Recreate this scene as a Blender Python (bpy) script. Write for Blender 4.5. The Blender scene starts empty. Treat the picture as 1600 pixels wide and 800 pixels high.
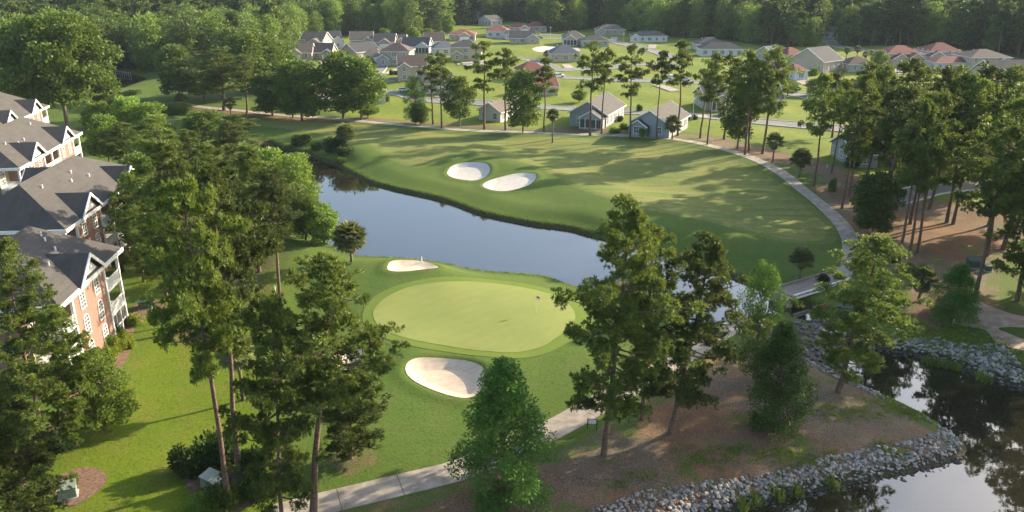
import bpy, math, random
import numpy as np
from mathutils import Vector, Matrix
from mathutils.geometry import delaunay_2d_cdt

# ------------------------------------------------------------------ camera, world, sun, exposure
scene = bpy.context.scene
COL = scene.collection
CAM_H = 41.0
FOC = 1250.0                                   # focal length in photo pixels (photo is 1600 wide)
PITCH = math.atan(460 / FOC)
cam_data = bpy.data.cameras.new('camera'); cam = bpy.data.objects.new('camera', cam_data)
COL.objects.link(cam); scene.camera = cam
cam.location = (0, 0, CAM_H); cam.rotation_euler = (math.pi / 2 - PITCH, 0, 0)
cam_data.sensor_width = 36; cam_data.lens = 36 * FOC / 1600
cam_data.clip_start = 0.5; cam_data.clip_end = 9000

SUN_EL, SUN_AZ = math.radians(21.0), math.radians(31.0)   # azimuth measured from +x towards +y
sun_dir = Vector((math.cos(SUN_EL) * math.cos(SUN_AZ), math.cos(SUN_EL) * math.sin(SUN_AZ), math.sin(SUN_EL)))
w = bpy.data.worlds.new('World'); scene.world = w; w.use_nodes = True
nt = w.node_tree; sky = nt.nodes.new('ShaderNodeTexSky'); sky.sky_type = 'NISHITA'; sky.sun_disc = False
sky.sun_elevation = SUN_EL; sky.sun_rotation = math.pi / 2 - SUN_AZ
sky.air_density = 1.0; sky.dust_density = 2.2; sky.ozone_density = 1.0
nt.links.new(sky.outputs[0], nt.nodes['Background'].inputs[0]); nt.nodes['Background'].inputs[1].default_value = 0.15
sl = bpy.data.lights.new('sun', 'SUN'); sl.energy = 5.0; sl.angle = math.radians(0.6); sl.color = (1.0, 0.85, 0.62)
so = bpy.data.objects.new('sun', sl); COL.objects.link(so)
so.rotation_euler = sun_dir.to_track_quat('Z', 'Y').to_euler(); so.location = (60, 40, 90)
scene.view_settings.view_transform = 'Standard'; scene.view_settings.look = 'None'
scene.view_settings.exposure = 1.4; scene.view_settings.gamma = 1.0
scene.cycles.max_bounces = 6; scene.cycles.transparent_max_bounces = 8; scene.cycles.volume_bounces = 0

R = random.Random(7)
rng = np.random.default_rng(11)

# ------------------------------------------------------------------ small maths
cp, sp = math.cos(PITCH), math.sin(PITCH)
def G(px, py, z=0.0):
    """ground point of the place that the photograph shows at pixel (px, py), on the level z"""
    u = (px - 800) / FOC; v = (py - 400) / FOC
    dy = cp - v * sp; dz = -sp - v * cp
    t = (z - CAM_H) / dz
    return (u * t, dy * t)
def smooth(a, b, x):
    t = np.clip((x - a) / (b - a), 0, 1); return t * t * (3 - 2 * t)
def catmull(pts, n=4, closed=True):
    P_ = [np.array(p, float) for p in pts]; out = []
    m = len(P_); rngi = range(m) if closed else range(m - 1)
    for i in rngi:
        if closed: p0, p1, p2, p3 = P_[i - 1], P_[i], P_[(i + 1) % m], P_[(i + 2) % m]
        else: p0, p1, p2, p3 = P_[max(i - 1, 0)], P_[i], P_[i + 1], P_[min(i + 2, m - 1)]
        for k in range(n):
            t = k / n
            out.append(0.5 * ((2 * p1) + (-p0 + p2) * t + (2 * p0 - 5 * p1 + 4 * p2 - p3) * t * t + (-p0 + 3 * p1 - 3 * p2 + p3) * t ** 3))
    if not closed: out.append(P_[-1])
    return np.array(out)
def inside(poly, X, Y):
    c = np.zeros(X.shape, bool); n = len(poly)
    for i in range(n):
        x1, y1 = poly[i]; x2, y2 = poly[(i + 1) % n]
        if y1 == y2: continue
        m = ((y1 > Y) != (y2 > Y)) & (X < (x2 - x1) * (Y - y1) / (y2 - y1) + x1); c ^= m
    return c
def sdf(poly, X, Y, pad=25.0):
    """signed distance, positive inside; clamped to -pad outside"""
    X = np.atleast_1d(np.asarray(X, float)); Y = np.atleast_1d(np.asarray(Y, float))
    out = np.full(X.shape, -pad)
    lo = poly.min(0) - pad; hi = poly.max(0) + pad
    m = (X > lo[0]) & (X < hi[0]) & (Y > lo[1]) & (Y < hi[1])
    if not m.any(): return out
    x = X[m]; y = Y[m]; d = np.full(x.shape, 1e18)
    n = len(poly)
    for i in range(n):
        a = poly[i]; b = poly[(i + 1) % n]; e = b - a; L = e @ e
        if L < 1e-9: continue
        t = np.clip(((x - a[0]) * e[0] + (y - a[1]) * e[1]) / L, 0, 1)
        d = np.minimum(d, (x - a[0] - t * e[0]) ** 2 + (y - a[1] - t * e[1]) ** 2)
    d = np.sqrt(d); ins = inside(poly, x, y)
    out[m] = np.maximum(np.where(ins, d, -d), -pad)
    return out
def flat(pts, z=0.0): return [G(x, y, z) for x, y in pts]

# ------------------------------------------------------------------ outlines in the plan of the place
WATER_Z = -1.3
creek = catmull(flat([(418,222),(445,233),(474,240),(500,250),(527,260),(540,268),(560,278),(575,286),(612,297),(662,308),(700,318),(737,332),(762,339),(800,347),(837,354),(882,359),(912,367),(942,374),(1000,388),(1060,406),(1090,415),(1130,430),(1180,450),(1222,469),(1262,480),(1284,486),(1280,500),(1252,503),(1235,494),(1225,492),(1180,497),(1120,505),(1060,505),(1000,484),(940,463),(882,444),(855,435),(812,430),(757,426),(730,422),(700,415),(640,407),(590,404),(560,402),(520,386),(495,373),(470,362),(455,340),(460,300),(470,278),(450,256),(425,242),(405,228)], WATER_Z), 3)
lower = catmull(flat([(1318,572),(1330,548),(1380,546),(1440,558),(1492,571),(1525,586),(1562,598),(1600,609),(1700,640),(2000,740),(2200,1000),(2000,1500),(1200,1600),(500,1300),(560,1010),(700,950),(850,890),(1000,843),(1100,815),(1150,801),(1180,793),(1225,778),(1300,763),(1375,748),(1431,737),(1487,722),(1510,706),(1502,690),(1469,668),(1431,646),(1375,618),(1345,604),(1328,588)], WATER_Z), 3)
small_pond = catmull(flat([(60,108),(110,109),(160,110),(195,115),(228,122),(218,128),(196,135),(185,140),(150,139),(100,141),(60,140)], -0.8), 3)
bunkers = {
 'upper': catmull(flat([(699,271),(707,263),(725,260),(745,261),(760,264),(766,271),(760,278),(745,283),(730,283),(712,280),(702,276)]), 4),
 'right': catmull(flat([(754,291),(765,284),(785,280),(810,277),(832,278),(838,284),(830,292),(812,297),(790,300),(768,298)]), 4),
 'middle': catmull(flat([(606,425),(614,416),(640,414),(668,416),(685,426),(660,431),(630,433),(609,431)]), 4),
 'near': catmull(flat([(634,580),(641,571),(660,566),(700,567),(735,574),(757,588),(755,608),(740,622),(715,623),(680,613),(650,600),(637,590)]), 4),
 'hidden': catmull(flat([(520,556),(540,546),(565,550),(572,565),(560,580),(535,582),(520,572)]), 4)}
green_o = catmull(flat([(583,492),(598,474),(625,461),(655,454),(700,450),(755,448),(810,453),(848,461),(876,470),(892,485),(899,502),(890,522),(868,538),(850,550),(820,559),(790,562),(750,557),(700,548),(655,541),(622,531),(592,513)]), 4)
collar_o = catmull(flat([(566,494),(583,470),(615,455),(650,447),(700,442),(760,441),(815,445),(860,454),(895,465),(920,484),(926,505),(912,530),(884,546),(858,559),(825,568),(790,571),(745,566),(697,557),(650,550),(612,539),(578,518)]), 4)
fair_o = catmull(flat([(395,186),(480,188),(560,196),(640,204),(760,213),(860,214),(950,217),(1045,226),(1105,238),(1160,256),(1205,280),(1250,314),(1285,340),(1300,362),(1290,378),(1240,382),(1180,375),(1120,360),(1050,345),(980,328),(920,305),(870,283),(850,268),(800,256),(740,246),(690,252),(650,262),(610,250),(575,232),(540,225),(500,210),(440,200),(395,194)]), 4)
field_o = np.array(flat([(540,184),(640,189),(740,196),(860,201),(980,206),(1080,206),(1200,226),(1300,258),(1400,300),(1500,318),(1600,325),(1900,330),(2300,330),(2300,60),(1500,45),(800,30),(440,60),(430,110),(470,160)]))
lawn_o = catmull(flat([(190,392),(212,520),(170,600),(60,700),(-60,800),(-500,900),(-500,1500),(420,1500),(440,840),(455,740),(440,600),(450,480),(440,380),(420,340),(300,330),(230,320)]), 3)
strip_o = catmull(flat([(868,199),(960,202),(1060,210),(1120,214),(1200,233),(1260,249),(1310,262),(1360,290),(1420,310),(1490,318),(1560,330),(1620,360),(1600,392),(1560,400),(1552,440),(1548,468),(1560,485),(1510,500),(1460,520),(1420,500),(1410,440),(1370,400),(1345,372),(1318,350),(1300,332),(1270,300),(1285,282),(1250,262),(1190,252),(1150,240),(1110,225),(1060,214),(960,207),(870,204)]), 3)
peninsula_o = catmull(flat([(450,840),(560,801),(660,783),(735,752),(800,728),(858,712),(905,700),(950,672),(985,655),(1030,625),(1090,580),(1170,530),(1232,508),(1290,530),(1330,580),(1440,648),(1512,700),(1460,742),(1200,800),(1000,860),(700,960),(450,1100)]), 3)
farstraw_o = catmull(flat([(270,158),(340,170),(440,181),(600,187),(700,193),(850,201),(850,204),(700,197),(600,192),(440,187),(340,176),(270,163)]), 2)
bed_o = catmull(flat([(150,610),(175,590),(200,555),(206,530),(212,505),(225,500),(226,492),(205,488),(190,500),(180,540),(130,580),(100,640),(60,690),(75,695),(120,650)]), 3)
ring_o = catmull(flat([(92,748),(112,738),(135,733),(155,737),(167,748),(163,763),(145,780),(118,795),(95,790),(85,770)]), 3)
pad_o = catmull(flat([(205,480),(216,472),(235,468),(258,472),(252,481),(232,488),(212,490)]), 3)
underpines_o = catmull(flat([(270,520),(290,505),(325,512),(330,525),(300,530)]), 3)
boxbed_o = catmull(flat([(285,745),(300,725),(340,712),(390,712),(415,735),(405,775),(370,800),(330,800),(300,775)]), 3)
oakbed_o = catmull(flat([(528,722),(540,708),(560,705),(572,714),(562,728),(542,732)]), 3)
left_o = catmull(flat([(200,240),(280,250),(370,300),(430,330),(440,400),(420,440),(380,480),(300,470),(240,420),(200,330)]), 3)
forest_px = [(-900,200),(-200,190),(0,165),(60,150),(130,120),(165,106),(240,112),(300,116),(380,112),(432,100),(452,76),(500,60),(560,54),(640,54),(690,50),(702,41),(800,34),(850,37),(862,50),(930,45),(990,49),(1055,60),(1120,60),(1210,76),(1272,72),(1284,45),(1306,45),(1318,72),(1400,71),(1500,76),(1600,92),(2000,108),(2700,120),(2700,-32),(-1500,-32)]
forest_o = np.array(flat(forest_px))

mounds = [(705,245,12,.9),(865,285,10,.7),(600,235,12,.8),(1010,335,13,0.9),(780,262,7,0.7),(560,238,8,0.8),(930,320,9,0.6),(650,405,6,0.7),(560,440,8,0.6),(700,432,5,0.5),(620,560,5,0.5),(770,585,4,0.6),(1120,370,10,0.8)]
mounds_w = [(G(x, y), r, h) for x, y, r, h in mounds]
DAM = G(1288, 525)
def height(X, Y):
    X = np.atleast_1d(np.asarray(X, float)); Y = np.atleast_1d(np.asarray(Y, float))
    d = -np.maximum(sdf(creek, X, Y), sdf(lower, X, Y))
    z = WATER_Z + np.where(d < 0, np.maximum(d, -5) * 0.3, 0) + 0.62 * smooth(0, 0.8, d) + 0.68 * smooth(0.3, 7.5, d)
    land = smooth(2, 12, d)
    z += land * (0.22 * np.sin(X * .09 + 1.3) * np.cos(Y * .075) + 0.15 * np.sin(X * .21 + Y * .16))
    for (mx, my), r, h in mounds_w:
        z += h * smooth(0.3, 5, d) * np.exp(-((X - mx) ** 2 + (Y - my) ** 2) / (r * r))
    g = sdf(green_o, X, Y); z += 0.45 * smooth(-7, 2, g)
    for k, b in bunkers.items():
        s = sdf(b, X, Y, 4.0)
        z += 0.18 * np.exp(-(s + 0.6) ** 2 / 0.8) - 0.34 * smooth(0.0, 1.3, s) - 0.10 * smooth(-.05, .2, s)
    s = sdf(small_pond, X, Y, 8.0); z = np.where(s > -3, z * smooth(0, -3, s) + (-0.8 + 0.5 * smooth(0, -2, s) - 0.8 * smooth(0, 2, s)) * (1 - smooth(0, -3, s)), z)
    return z
_hc = {}
def P(px, py):
    """point on the real terrain seen at pixel (px, py)"""
    z = 0.0
    for _ in range(4):
        x, y = G(px, py, z); z = float(height(x, y)[0])
    x, y = G(px, py, z)
    return Vector((x, y, z))
def proj_y(x, y, z):
    Z = z - CAM_H; fw = y * cp - Z * sp; up = y * sp + Z * cp
    return 400 - FOC * up / fw
def depth(x, y, z): return y * cp - (z - CAM_H) * sp
def height_for(base, top_py):
    lo, hi = 0.3, 45.0
    for _ in range(30):
        m = (lo + hi) / 2
        if proj_y(base.x, base.y, base.z + m) > top_py: lo = m
        else: hi = m
    return lo

# ------------------------------------------------------------------ object helpers
def tag(o, label=None, cat=None, group=None, kind=None):
    if label: o['label'] = label
    if cat: o['category'] = cat
    if group: o['group'] = group
    if kind: o['kind'] = kind
    return o
def link(name, me, parent=None, loc=None):
    o = bpy.data.objects.new(name, me); COL.objects.link(o)
    if parent is not None: o.parent = parent
    if loc is not None: o.location = loc
    return o
def empty(name, loc, rz=0.0, label=None, cat=None, group=None):
    o = bpy.data.objects.new(name, None); COL.objects.link(o); o.location = loc; o.rotation_euler = (0, 0, rz)
    o.empty_display_size = 0.3
    return tag(o, label, cat, group)
def np_mesh(name, V, F, mats, mat_idx=None, smooth_=False):
    """V (n,3), F (m,k) array with constant k"""
    V = np.asarray(V, np.float32); F = np.asarray(F, np.int32)
    me = bpy.data.meshes.new(name); m, k = F.shape
    me.vertices.add(len(V)); me.vertices.foreach_set('co', V.ravel())
    me.loops.add(m * k); me.loops.foreach_set('vertex_index', F.ravel())
    me.polygons.add(m); me.polygons.foreach_set('loop_start', np.arange(0, m * k, k, dtype=np.int32))
    if mat_idx is not None: me.polygons.foreach_set('material_index', np.asarray(mat_idx, np.int32))
    me.polygons.foreach_set('use_smooth', np.full(m, smooth_, bool))
    for x in (mats if isinstance(mats, (list, tuple)) else [mats]): me.materials.append(x)
    me.update(calc_edges=True); return me
class MB:
    """collects simple solids, then builds ONE mesh"""
    def __init__(s): s.v = []; s.f = []
    def add(s, v, f): n = len(s.v); s.v += [tuple(p) for p in v]; s.f += [tuple(i + n for i in q) for q in f]; return s
    def box(s, x0, x1, y0, y1, z0, z1):
        v = [(x, y, z) for z in (z0, z1) for y in (y0, y1) for x in (x0, x1)]
        return s.add(v, [(0,2,3,1),(4,5,7,6),(0,1,5,4),(2,6,7,3),(0,4,6,2),(1,3,7,5)])
    def poly_prism(s, pts, z0, z1):
        n = len(pts); v = [(x, y, z0) for x, y in pts] + [(x, y, z1) for x, y in pts]
        return s.add(v, [tuple(range(n))[::-1], tuple(range(n, 2 * n))] + [(i, (i + 1) % n, n + (i + 1) % n, n + i) for i in range(n)])
    def tube(s, pts, rad, k=6, cap=True):
        n0 = len(s.v); pts = [Vector(p) for p in pts]
        for i, p in enumerate(pts):
            t = (pts[min(i + 1, len(pts) - 1)] - pts[max(i - 1, 0)]).normalized()
            a = t.orthogonal().normalized(); b = t.cross(a)
            if abs(t.z) > .7: a = Vector((1, 0, 0)); a = (a - t * a.dot(t)).normalized(); b = t.cross(a)
            r = rad[i] if isinstance(rad, (list, tuple)) else rad
            for j in range(k):
                an = 2 * math.pi * j / k; q = p + (a * math.cos(an) + b * math.sin(an)) * r
                s.v.append((q.x, q.y, q.z))
        for i in range(len(pts) - 1):
            for j in range(k):
                s.f.append((n0 + i * k + j, n0 + i * k + (j + 1) % k, n0 + (i + 1) * k + (j + 1) % k, n0 + (i + 1) * k + j))
        if cap:
            s.f.append(tuple(n0 + (len(pts) - 1) * k + j for j in range(k)))
            s.f.append(tuple(n0 + j for j in range(k))[::-1])
        return s
    def mesh(s, name, mat, sm=False):
        me = bpy.data.meshes.new(name); me.from_pydata(s.v, [], s.f)
        me.materials.append(mat)
        if sm: me.polygons.foreach_set('use_smooth', [True] * len(me.polygons))
        me.update(); return me
    def build(s, name, mat, parent=None, loc=None, sm=False): return link(name, s.mesh(name, mat, sm), parent, loc)

# ------------------------------------------------------------------ materials
def new_mat(name):
    m = bpy.data.materials.new(name); m.use_nodes = True
    t = m.node_tree; b = t.nodes['Principled BSDF']; return m, t, b
def noise(t, scale, detail=3.0, rough=0.55, vec=None, dist=0.0):
    n = t.nodes.new('ShaderNodeTexNoise'); n.inputs['Scale'].default_value = scale; n.inputs['Detail'].default_value = detail
    n.inputs['Roughness'].default_value = rough; n.inputs['Distortion'].default_value = dist
    if vec is not None: t.links.new(vec, n.inputs['Vector'])
    return n.outputs['Fac']
def math_(t, op, a, b=None, clamp=False):
    n = t.nodes.new('ShaderNodeMath'); n.operation = op; n.use_clamp = clamp
    for i, x in enumerate((a, b)):
        if x is None: continue
        if isinstance(x, (int, float)): n.inputs[i].default_value = x
        else: t.links.new(x, n.inputs[i])
    return n.outputs[0]
def mapr(t, x, a, b, c=0.0, d=1.0):
    n = t.nodes.new('ShaderNodeMapRange'); n.inputs[1].default_value = a; n.inputs[2].default_value = b
    n.inputs[3].default_value = c; n.inputs[4].default_value = d; t.links.new(x, n.inputs[0]); return n.outputs[0]
def mix(t, f, a, b):
    n = t.nodes.new('ShaderNodeMix'); n.data_type = 'RGBA'; n.blend_type = 'MIX'
    for i, x in ((0, f), (6, a), (7, b)):
        if isinstance(x, (int, float)): n.inputs[i].default_value = x
        elif isinstance(x, tuple): n.inputs[i].default_value = (*x, 1)
        else: t.links.new(x, n.inputs[i])
    return n.outputs[2]
def coords(t, kind='Object'): return t.nodes.new('ShaderNodeTexCoord').outputs[kind]
def world_pos(t): return t.nodes.new('ShaderNodeNewGeometry').outputs['Position']
def bump(t, b, h, strength=0.3, dist=0.05):
    n = t.nodes.new('ShaderNodeBump'); n.inputs['Strength'].default_value = strength; n.inputs['Distance'].default_value = dist
    t.links.new(h, n.inputs['Height']); t.links.new(n.outputs[0], b.inputs['Normal'])
def simple(name, c1, c2=None, scale=3.0, rough=0.8, bmp=0.0, metal=0.0, kind='Object', detail=4.0, lo=.35, hi=.65):
    m, t, b = new_mat(name); b.inputs['Roughness'].default_value = rough; b.inputs['Metallic'].default_value = metal
    f = noise(t, scale, detail, vec=coords(t, kind) if kind == 'Object' else world_pos(t))
    c2 = c2 or tuple(x * .75 for x in c1)
    t.links.new(mix(t, mapr(t, f, lo, hi), c1, c2), b.inputs['Base Color'])
    if bmp: bump(t, b, f, bmp)
    return m
def foliage(name, dark, light, trans=0.3, scale=0.9, fine=6.0):
    m, t, b = new_mat(name); b.inputs['Roughness'].default_value = 0.55
    b.inputs['Specular IOR Level'].default_value = 0.25
    oc = coords(t); oi = t.nodes.new('ShaderNodeObjectInfo')
    f = noise(t, scale, 3.0, vec=oc); g = noise(t, fine, 1.0, vec=oc)
    s = math_(t, 'ADD', math_(t, 'MULTIPLY', f, 1.0), math_(t, 'MULTIPLY', g, 0.8))
    s = math_(t, 'ADD', s, math_(t, 'MULTIPLY', oi.outputs['Random'], 0.30))
    col = mix(t, mapr(t, s, .75, 1.4), dark, light)
    hsv = t.nodes.new('ShaderNodeHueSaturation'); t.links.new(col, hsv.inputs['Color'])
    t.links.new(mapr(t, oi.outputs['Random'], 0, 1, 0.485, 0.512), hsv.inputs['Hue'])
    t.links.new(mapr(t, oi.outputs['Random'], 0, 1, 0.85, 1.15), hsv.inputs['Value'])
    t.links.new(hsv.outputs[0], b.inputs['Base Color'])
    tr = t.nodes.new('ShaderNodeBsdfTranslucent')
    hs2 = t.nodes.new('ShaderNodeHueSaturation'); t.links.new(hsv.outputs[0], hs2.inputs['Color']); hs2.inputs['Value'].default_value = 1.5; hs2.inputs['Hue'].default_value = 0.485
    t.links.new(hs2.outputs[0], tr.inputs['Color'])
    ms = t.nodes.new('ShaderNodeMixShader'); ms.inputs[0].default_value = trans
    t.links.new(b.outputs[0], ms.inputs[1]); t.links.new(tr.outputs[0], ms.inputs[2])
    t.links.new(ms.outputs[0], t.nodes['Material Output'].inputs['Surface'])
    return m

M = {}
M['needles'] = foliage('pine_needles', (.027, .058, .015), (.165, .215, .030), .28)
M['needles_far'] = foliage('pine_needles_distant', (.024, .055, .014), (.13, .18, .032), .25, .35, 2.0)
M['leaf'] = foliage('leaves_mid_green', (.030, .070, .012), (.15, .225, .026), .32)
M['leaf_light'] = foliage('leaves_light_green', (.06, .12, .015), (.19, .28, .04), .4)
M['leaf_far'] = foliage('leaves_forest', (.030, .072, .014), (.19, .27, .035), .28, .25, 1.5)
M['cypress'] = foliage('cypress_sprays', (.022, .064, .010), (.092, .178, .024), .3)
M['shrub'] = foliage('shrub_leaves', (.02, .05, .01), (.06, .11, .018), .25, 1.5)
M['shrub_yellow'] = foliage('yellow_green_shrub_leaves', (.09, .14, .015), (.25, .30, .03), .3, 1.5)
M['palm'] = foliage('palm_fronds', (.06, .085, .025), (.20, .22, .07), .25, 1.2)
M['palm_dead'] = simple('dead_palm_fronds', (.22, .15, .07), (.12, .08, .04))
M['reed'] = foliage('reeds', (.08, .14, .02), (.22, .30, .04), .35)
M['bark'] = simple('pine_bark', (.20, .125, .085), (.075, .045, .032), 5.0, .95, .6)
M['bark_grey'] = simple('grey_bark', (.20, .16, .12), (.10, .075, .055), 6.0, .95, .5)
M['sand'] = simple('bunker_sand', (.58, .47, .35), (.49, .39, .285), 1.3, .95, .4)
M['sand_white'] = simple('pale_bunker_sand', (.52, .485, .42), (.43, .40, .345), 1.2, .95, .35)
M['dirt_path'] = simple('sandy_track_dirt', (.46, .34, .25), (.30, .21, .15), .9, .95, .4)
M['straw_bed'] = simple('pine_straw_mulch', (.20, .115, .07), (.09, .055, .035), 3.5, .95, .8)
M['concrete'] = simple('path_concrete', (.36, .31, .25), (.21, .18, .145), .8, .9, .15, kind='World', detail=6)
M['asphalt'] = simple('pale_asphalt', (.17, .165, .15), (.13, .125, .115), .3, .9, .1, kind='World', detail=6)
M['kerb'] = simple('kerb_concrete', (.5, .48, .44), (.38, .36, .33), 1.0)
M['white'] = simple('white_paint', (.80, .79, .76), (.70, .69, .66), 2.0, .5)
M['cream'] = simple('cream_stucco', (.42, .36, .24), (.35, .30, .20), 2.0, .8)
M['black'] = simple('black_metal', (.02, .02, .02), (.03, .03, .03), 3, .5)
M['box_green'] = simple('green_cabinet_paint', (.04, .07, .06), (.06, .09, .075), 1.5, .5)
M['box_pale'] = simple('pale_cabinet_paint', (.22, .26, .21), (.15, .19, .16), 1.5, .5)
M['wood'] = simple('weathered_wood', (.33, .27, .21), (.20, .155, .12), 4, .9, .3)
M['orange_wood'] = simple('rusty_timber', (.40, .19, .09), (.28, .13, .07), 4, .9, .3)
M['red'] = simple('red_cloth', (.65, .03, .03), (.55, .02, .02), 4, .7)
M['rock'] = simple('riprap_stone', (.40, .36, .31), (.14, .125, .11), 1.1, .9, .4)
M['rock_dark'] = simple('wet_stone', (.14, .12, .10), (.06, .055, .05), 1.1, .7, .4)
def wet_line(key):
    m = M[key]; t = m.node_tree; b = t.nodes['Principled BSDF']; lk = b.inputs['Base Color'].links[0].from_socket
    sx = t.nodes.new('ShaderNodeSeparateXYZ'); t.links.new(world_pos(t), sx.inputs[0]); oi = t.nodes.new('ShaderNodeObjectInfo')
    c = mix(t, mapr(t, sx.outputs[2], -1.12, -.9), (.045, .040, .034), lk)
    big = noise(t, 2.1, 2, vec=world_pos(t)); c = mix(t, mapr(t, big, .42, .6, 0, .35), c, (.12, .10, .08)); t.links.new(c, b.inputs['Base Color'])
wet_line('rock')
M['blind'] = simple('pale_blinds_behind_glass', (.13, .14, .145), (.06, .065, .07), .6, .12)
def glass(name, c, rough=.08):
    m, t, b = new_mat(name); b.inputs['Base Color'].default_value = (*c, 1); b.inputs['Roughness'].default_value = rough
    b.inputs['Specular IOR Level'].default_value = .8; return m
M['pane'] = glass('window_pane', (.05, .06, .07))
M['screen'] = glass('porch_screen', (.045, .042, .04), .7)
def brick_mat():
    m, t, b = new_mat('red_brick'); b.inputs['Roughness'].default_value = .9
    tc = coords(t); n = t.nodes.new('ShaderNodeTexBrick')
    mp = t.nodes.new('ShaderNodeMapping'); mp.inputs['Rotation'].default_value = (math.pi / 2, 0, 0)
    t.links.new(tc, mp.inputs[0])
    # the facade runs along both plan axes: combine them into one horizontal coordinate
    sx = t.nodes.new('ShaderNodeSeparateXYZ'); t.links.new(tc, sx.inputs[0])
    cx = t.nodes.new('ShaderNodeCombineXYZ'); t.links.new(math_(t, 'ADD', sx.outputs[0], sx.outputs[1]), cx.inputs[0]); t.links.new(sx.outputs[2], cx.inputs[1])
    t.links.new(cx.outputs[0], n.inputs['Vector'])
    n.inputs['Color1'].default_value = (.19, .085, .06, 1); n.inputs['Color2'].default_value = (.17, .065, .048, 1); n.inputs['Mortar'].default_value = (.30, .24, .20, 1)
    n.inputs['Scale'].default_value = 1.0; n.inputs['Brick Width'].default_value = .24; n.inputs['Row Height'].default_value = .085; n.inputs['Mortar Size'].default_value = .012
    f = noise(t, .8, 4, vec=tc)
    t.links.new(mix(t, mapr(t, f, .3, .7, 0, .5), n.outputs['Color'], (.21, .11, .08)), b.inputs['Base Color'])
    return m
M['brick'] = brick_mat()
def roof_mat(name, c, row=.22):
    m, t, b = new_mat(name); b.inputs['Roughness'].default_value = .92; tc = coords(t)
    f = noise(t, .6, 5, vec=tc); g = noise(t, 7, 2, vec=tc)
    s = t.nodes.new('ShaderNodeMapping'); s.inputs['Scale'].default_value = (.25, 2.2, .25); t.links.new(tc, s.inputs[0])
    st = noise(t, 1.2, 3, vec=s.outputs[0])
    sx = t.nodes.new('ShaderNodeSeparateXYZ'); t.links.new(tc, sx.inputs[0])
    fr = math_(t, 'FRACT', math_(t, 'DIVIDE', sx.outputs[2], row))
    col = mix(t, mapr(t, f, .3, .7), c, tuple(x * .66 for x in c))
    col = mix(t, mapr(t, st, .35, .75, 0, .35), col, tuple(min(1, x * 1.5) for x in c))
    col = mix(t, math_(t, 'MULTIPLY', mapr(t, g, .4, .7), .35), col, tuple(x * .5 for x in c))
    col = mix(t, mapr(t, fr, 0, .12, .4, 0), col, tuple(x * .35 for x in c))
    t.links.new(col, b.inputs['Base Color']); bump(t, b, fr, .4, .02); return m
ROOF = {'grey': (.075, .07, .065), 'dark': (.04, .043, .05), 'tan': (.135, .11, .088), 'brown': (.095, .066, .052), 'blue': (.09, .105, .12), 'red': (.20, .065, .045), 'apt': (.068, .062, .057)}
for k, c in ROOF.items(): M['roof_' + k] = roof_mat('shingles_' + k, c)
WALL = {'white': (.58, .57, .54), 'beige': (.42, .36, .27), 'yellow': (.45, .37, .22), 'greyblue': (.28, .31, .33), 'pink': (.42, .30, .24), 'grey': (.35, .34, .315)}
def siding(name, c):
    m, t, b = new_mat(name); b.inputs['Roughness'].default_value = .7; tc = coords(t)
    sx = t.nodes.new('ShaderNodeSeparateXYZ'); t.links.new(tc, sx.inputs[0])
    fr = math_(t, 'FRACT', math_(t, 'DIVIDE', sx.outputs[2], .2)); f = noise(t, .7, 3, vec=tc)
    col = mix(t, mapr(t, f, .3, .7), c, tuple(x * .86 for x in c)); col = mix(t, mapr(t, fr, 0, .15, .3, 0), col, tuple(x * .5 for x in c))
    t.links.new(col, b.inputs['Base Color']); bump(t, b, fr, .3, .02); return m
for k, c in WALL.items(): M['wall_' + k] = siding('siding_' + k, c)
PAINT = {'white': (.75, .75, .75), 'dark': (.03, .035, .045), 'blue': (.04, .09, .2), 'silver': (.45, .46, .48), 'yellow': (.6, .42, .03)}
for k, c in PAINT.items():
    m, t, b = new_mat('car_paint_' + k); b.inputs['Base Color'].default_value = (*c, 1); b.inputs['Roughness'].default_value = .25
    b.inputs['Coat Weight'].default_value = .5; M['paint_' + k] = m
M['tyre'] = simple('tyre_rubber', (.02, .02, .02), (.03, .03, .03), 4, .8)

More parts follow.
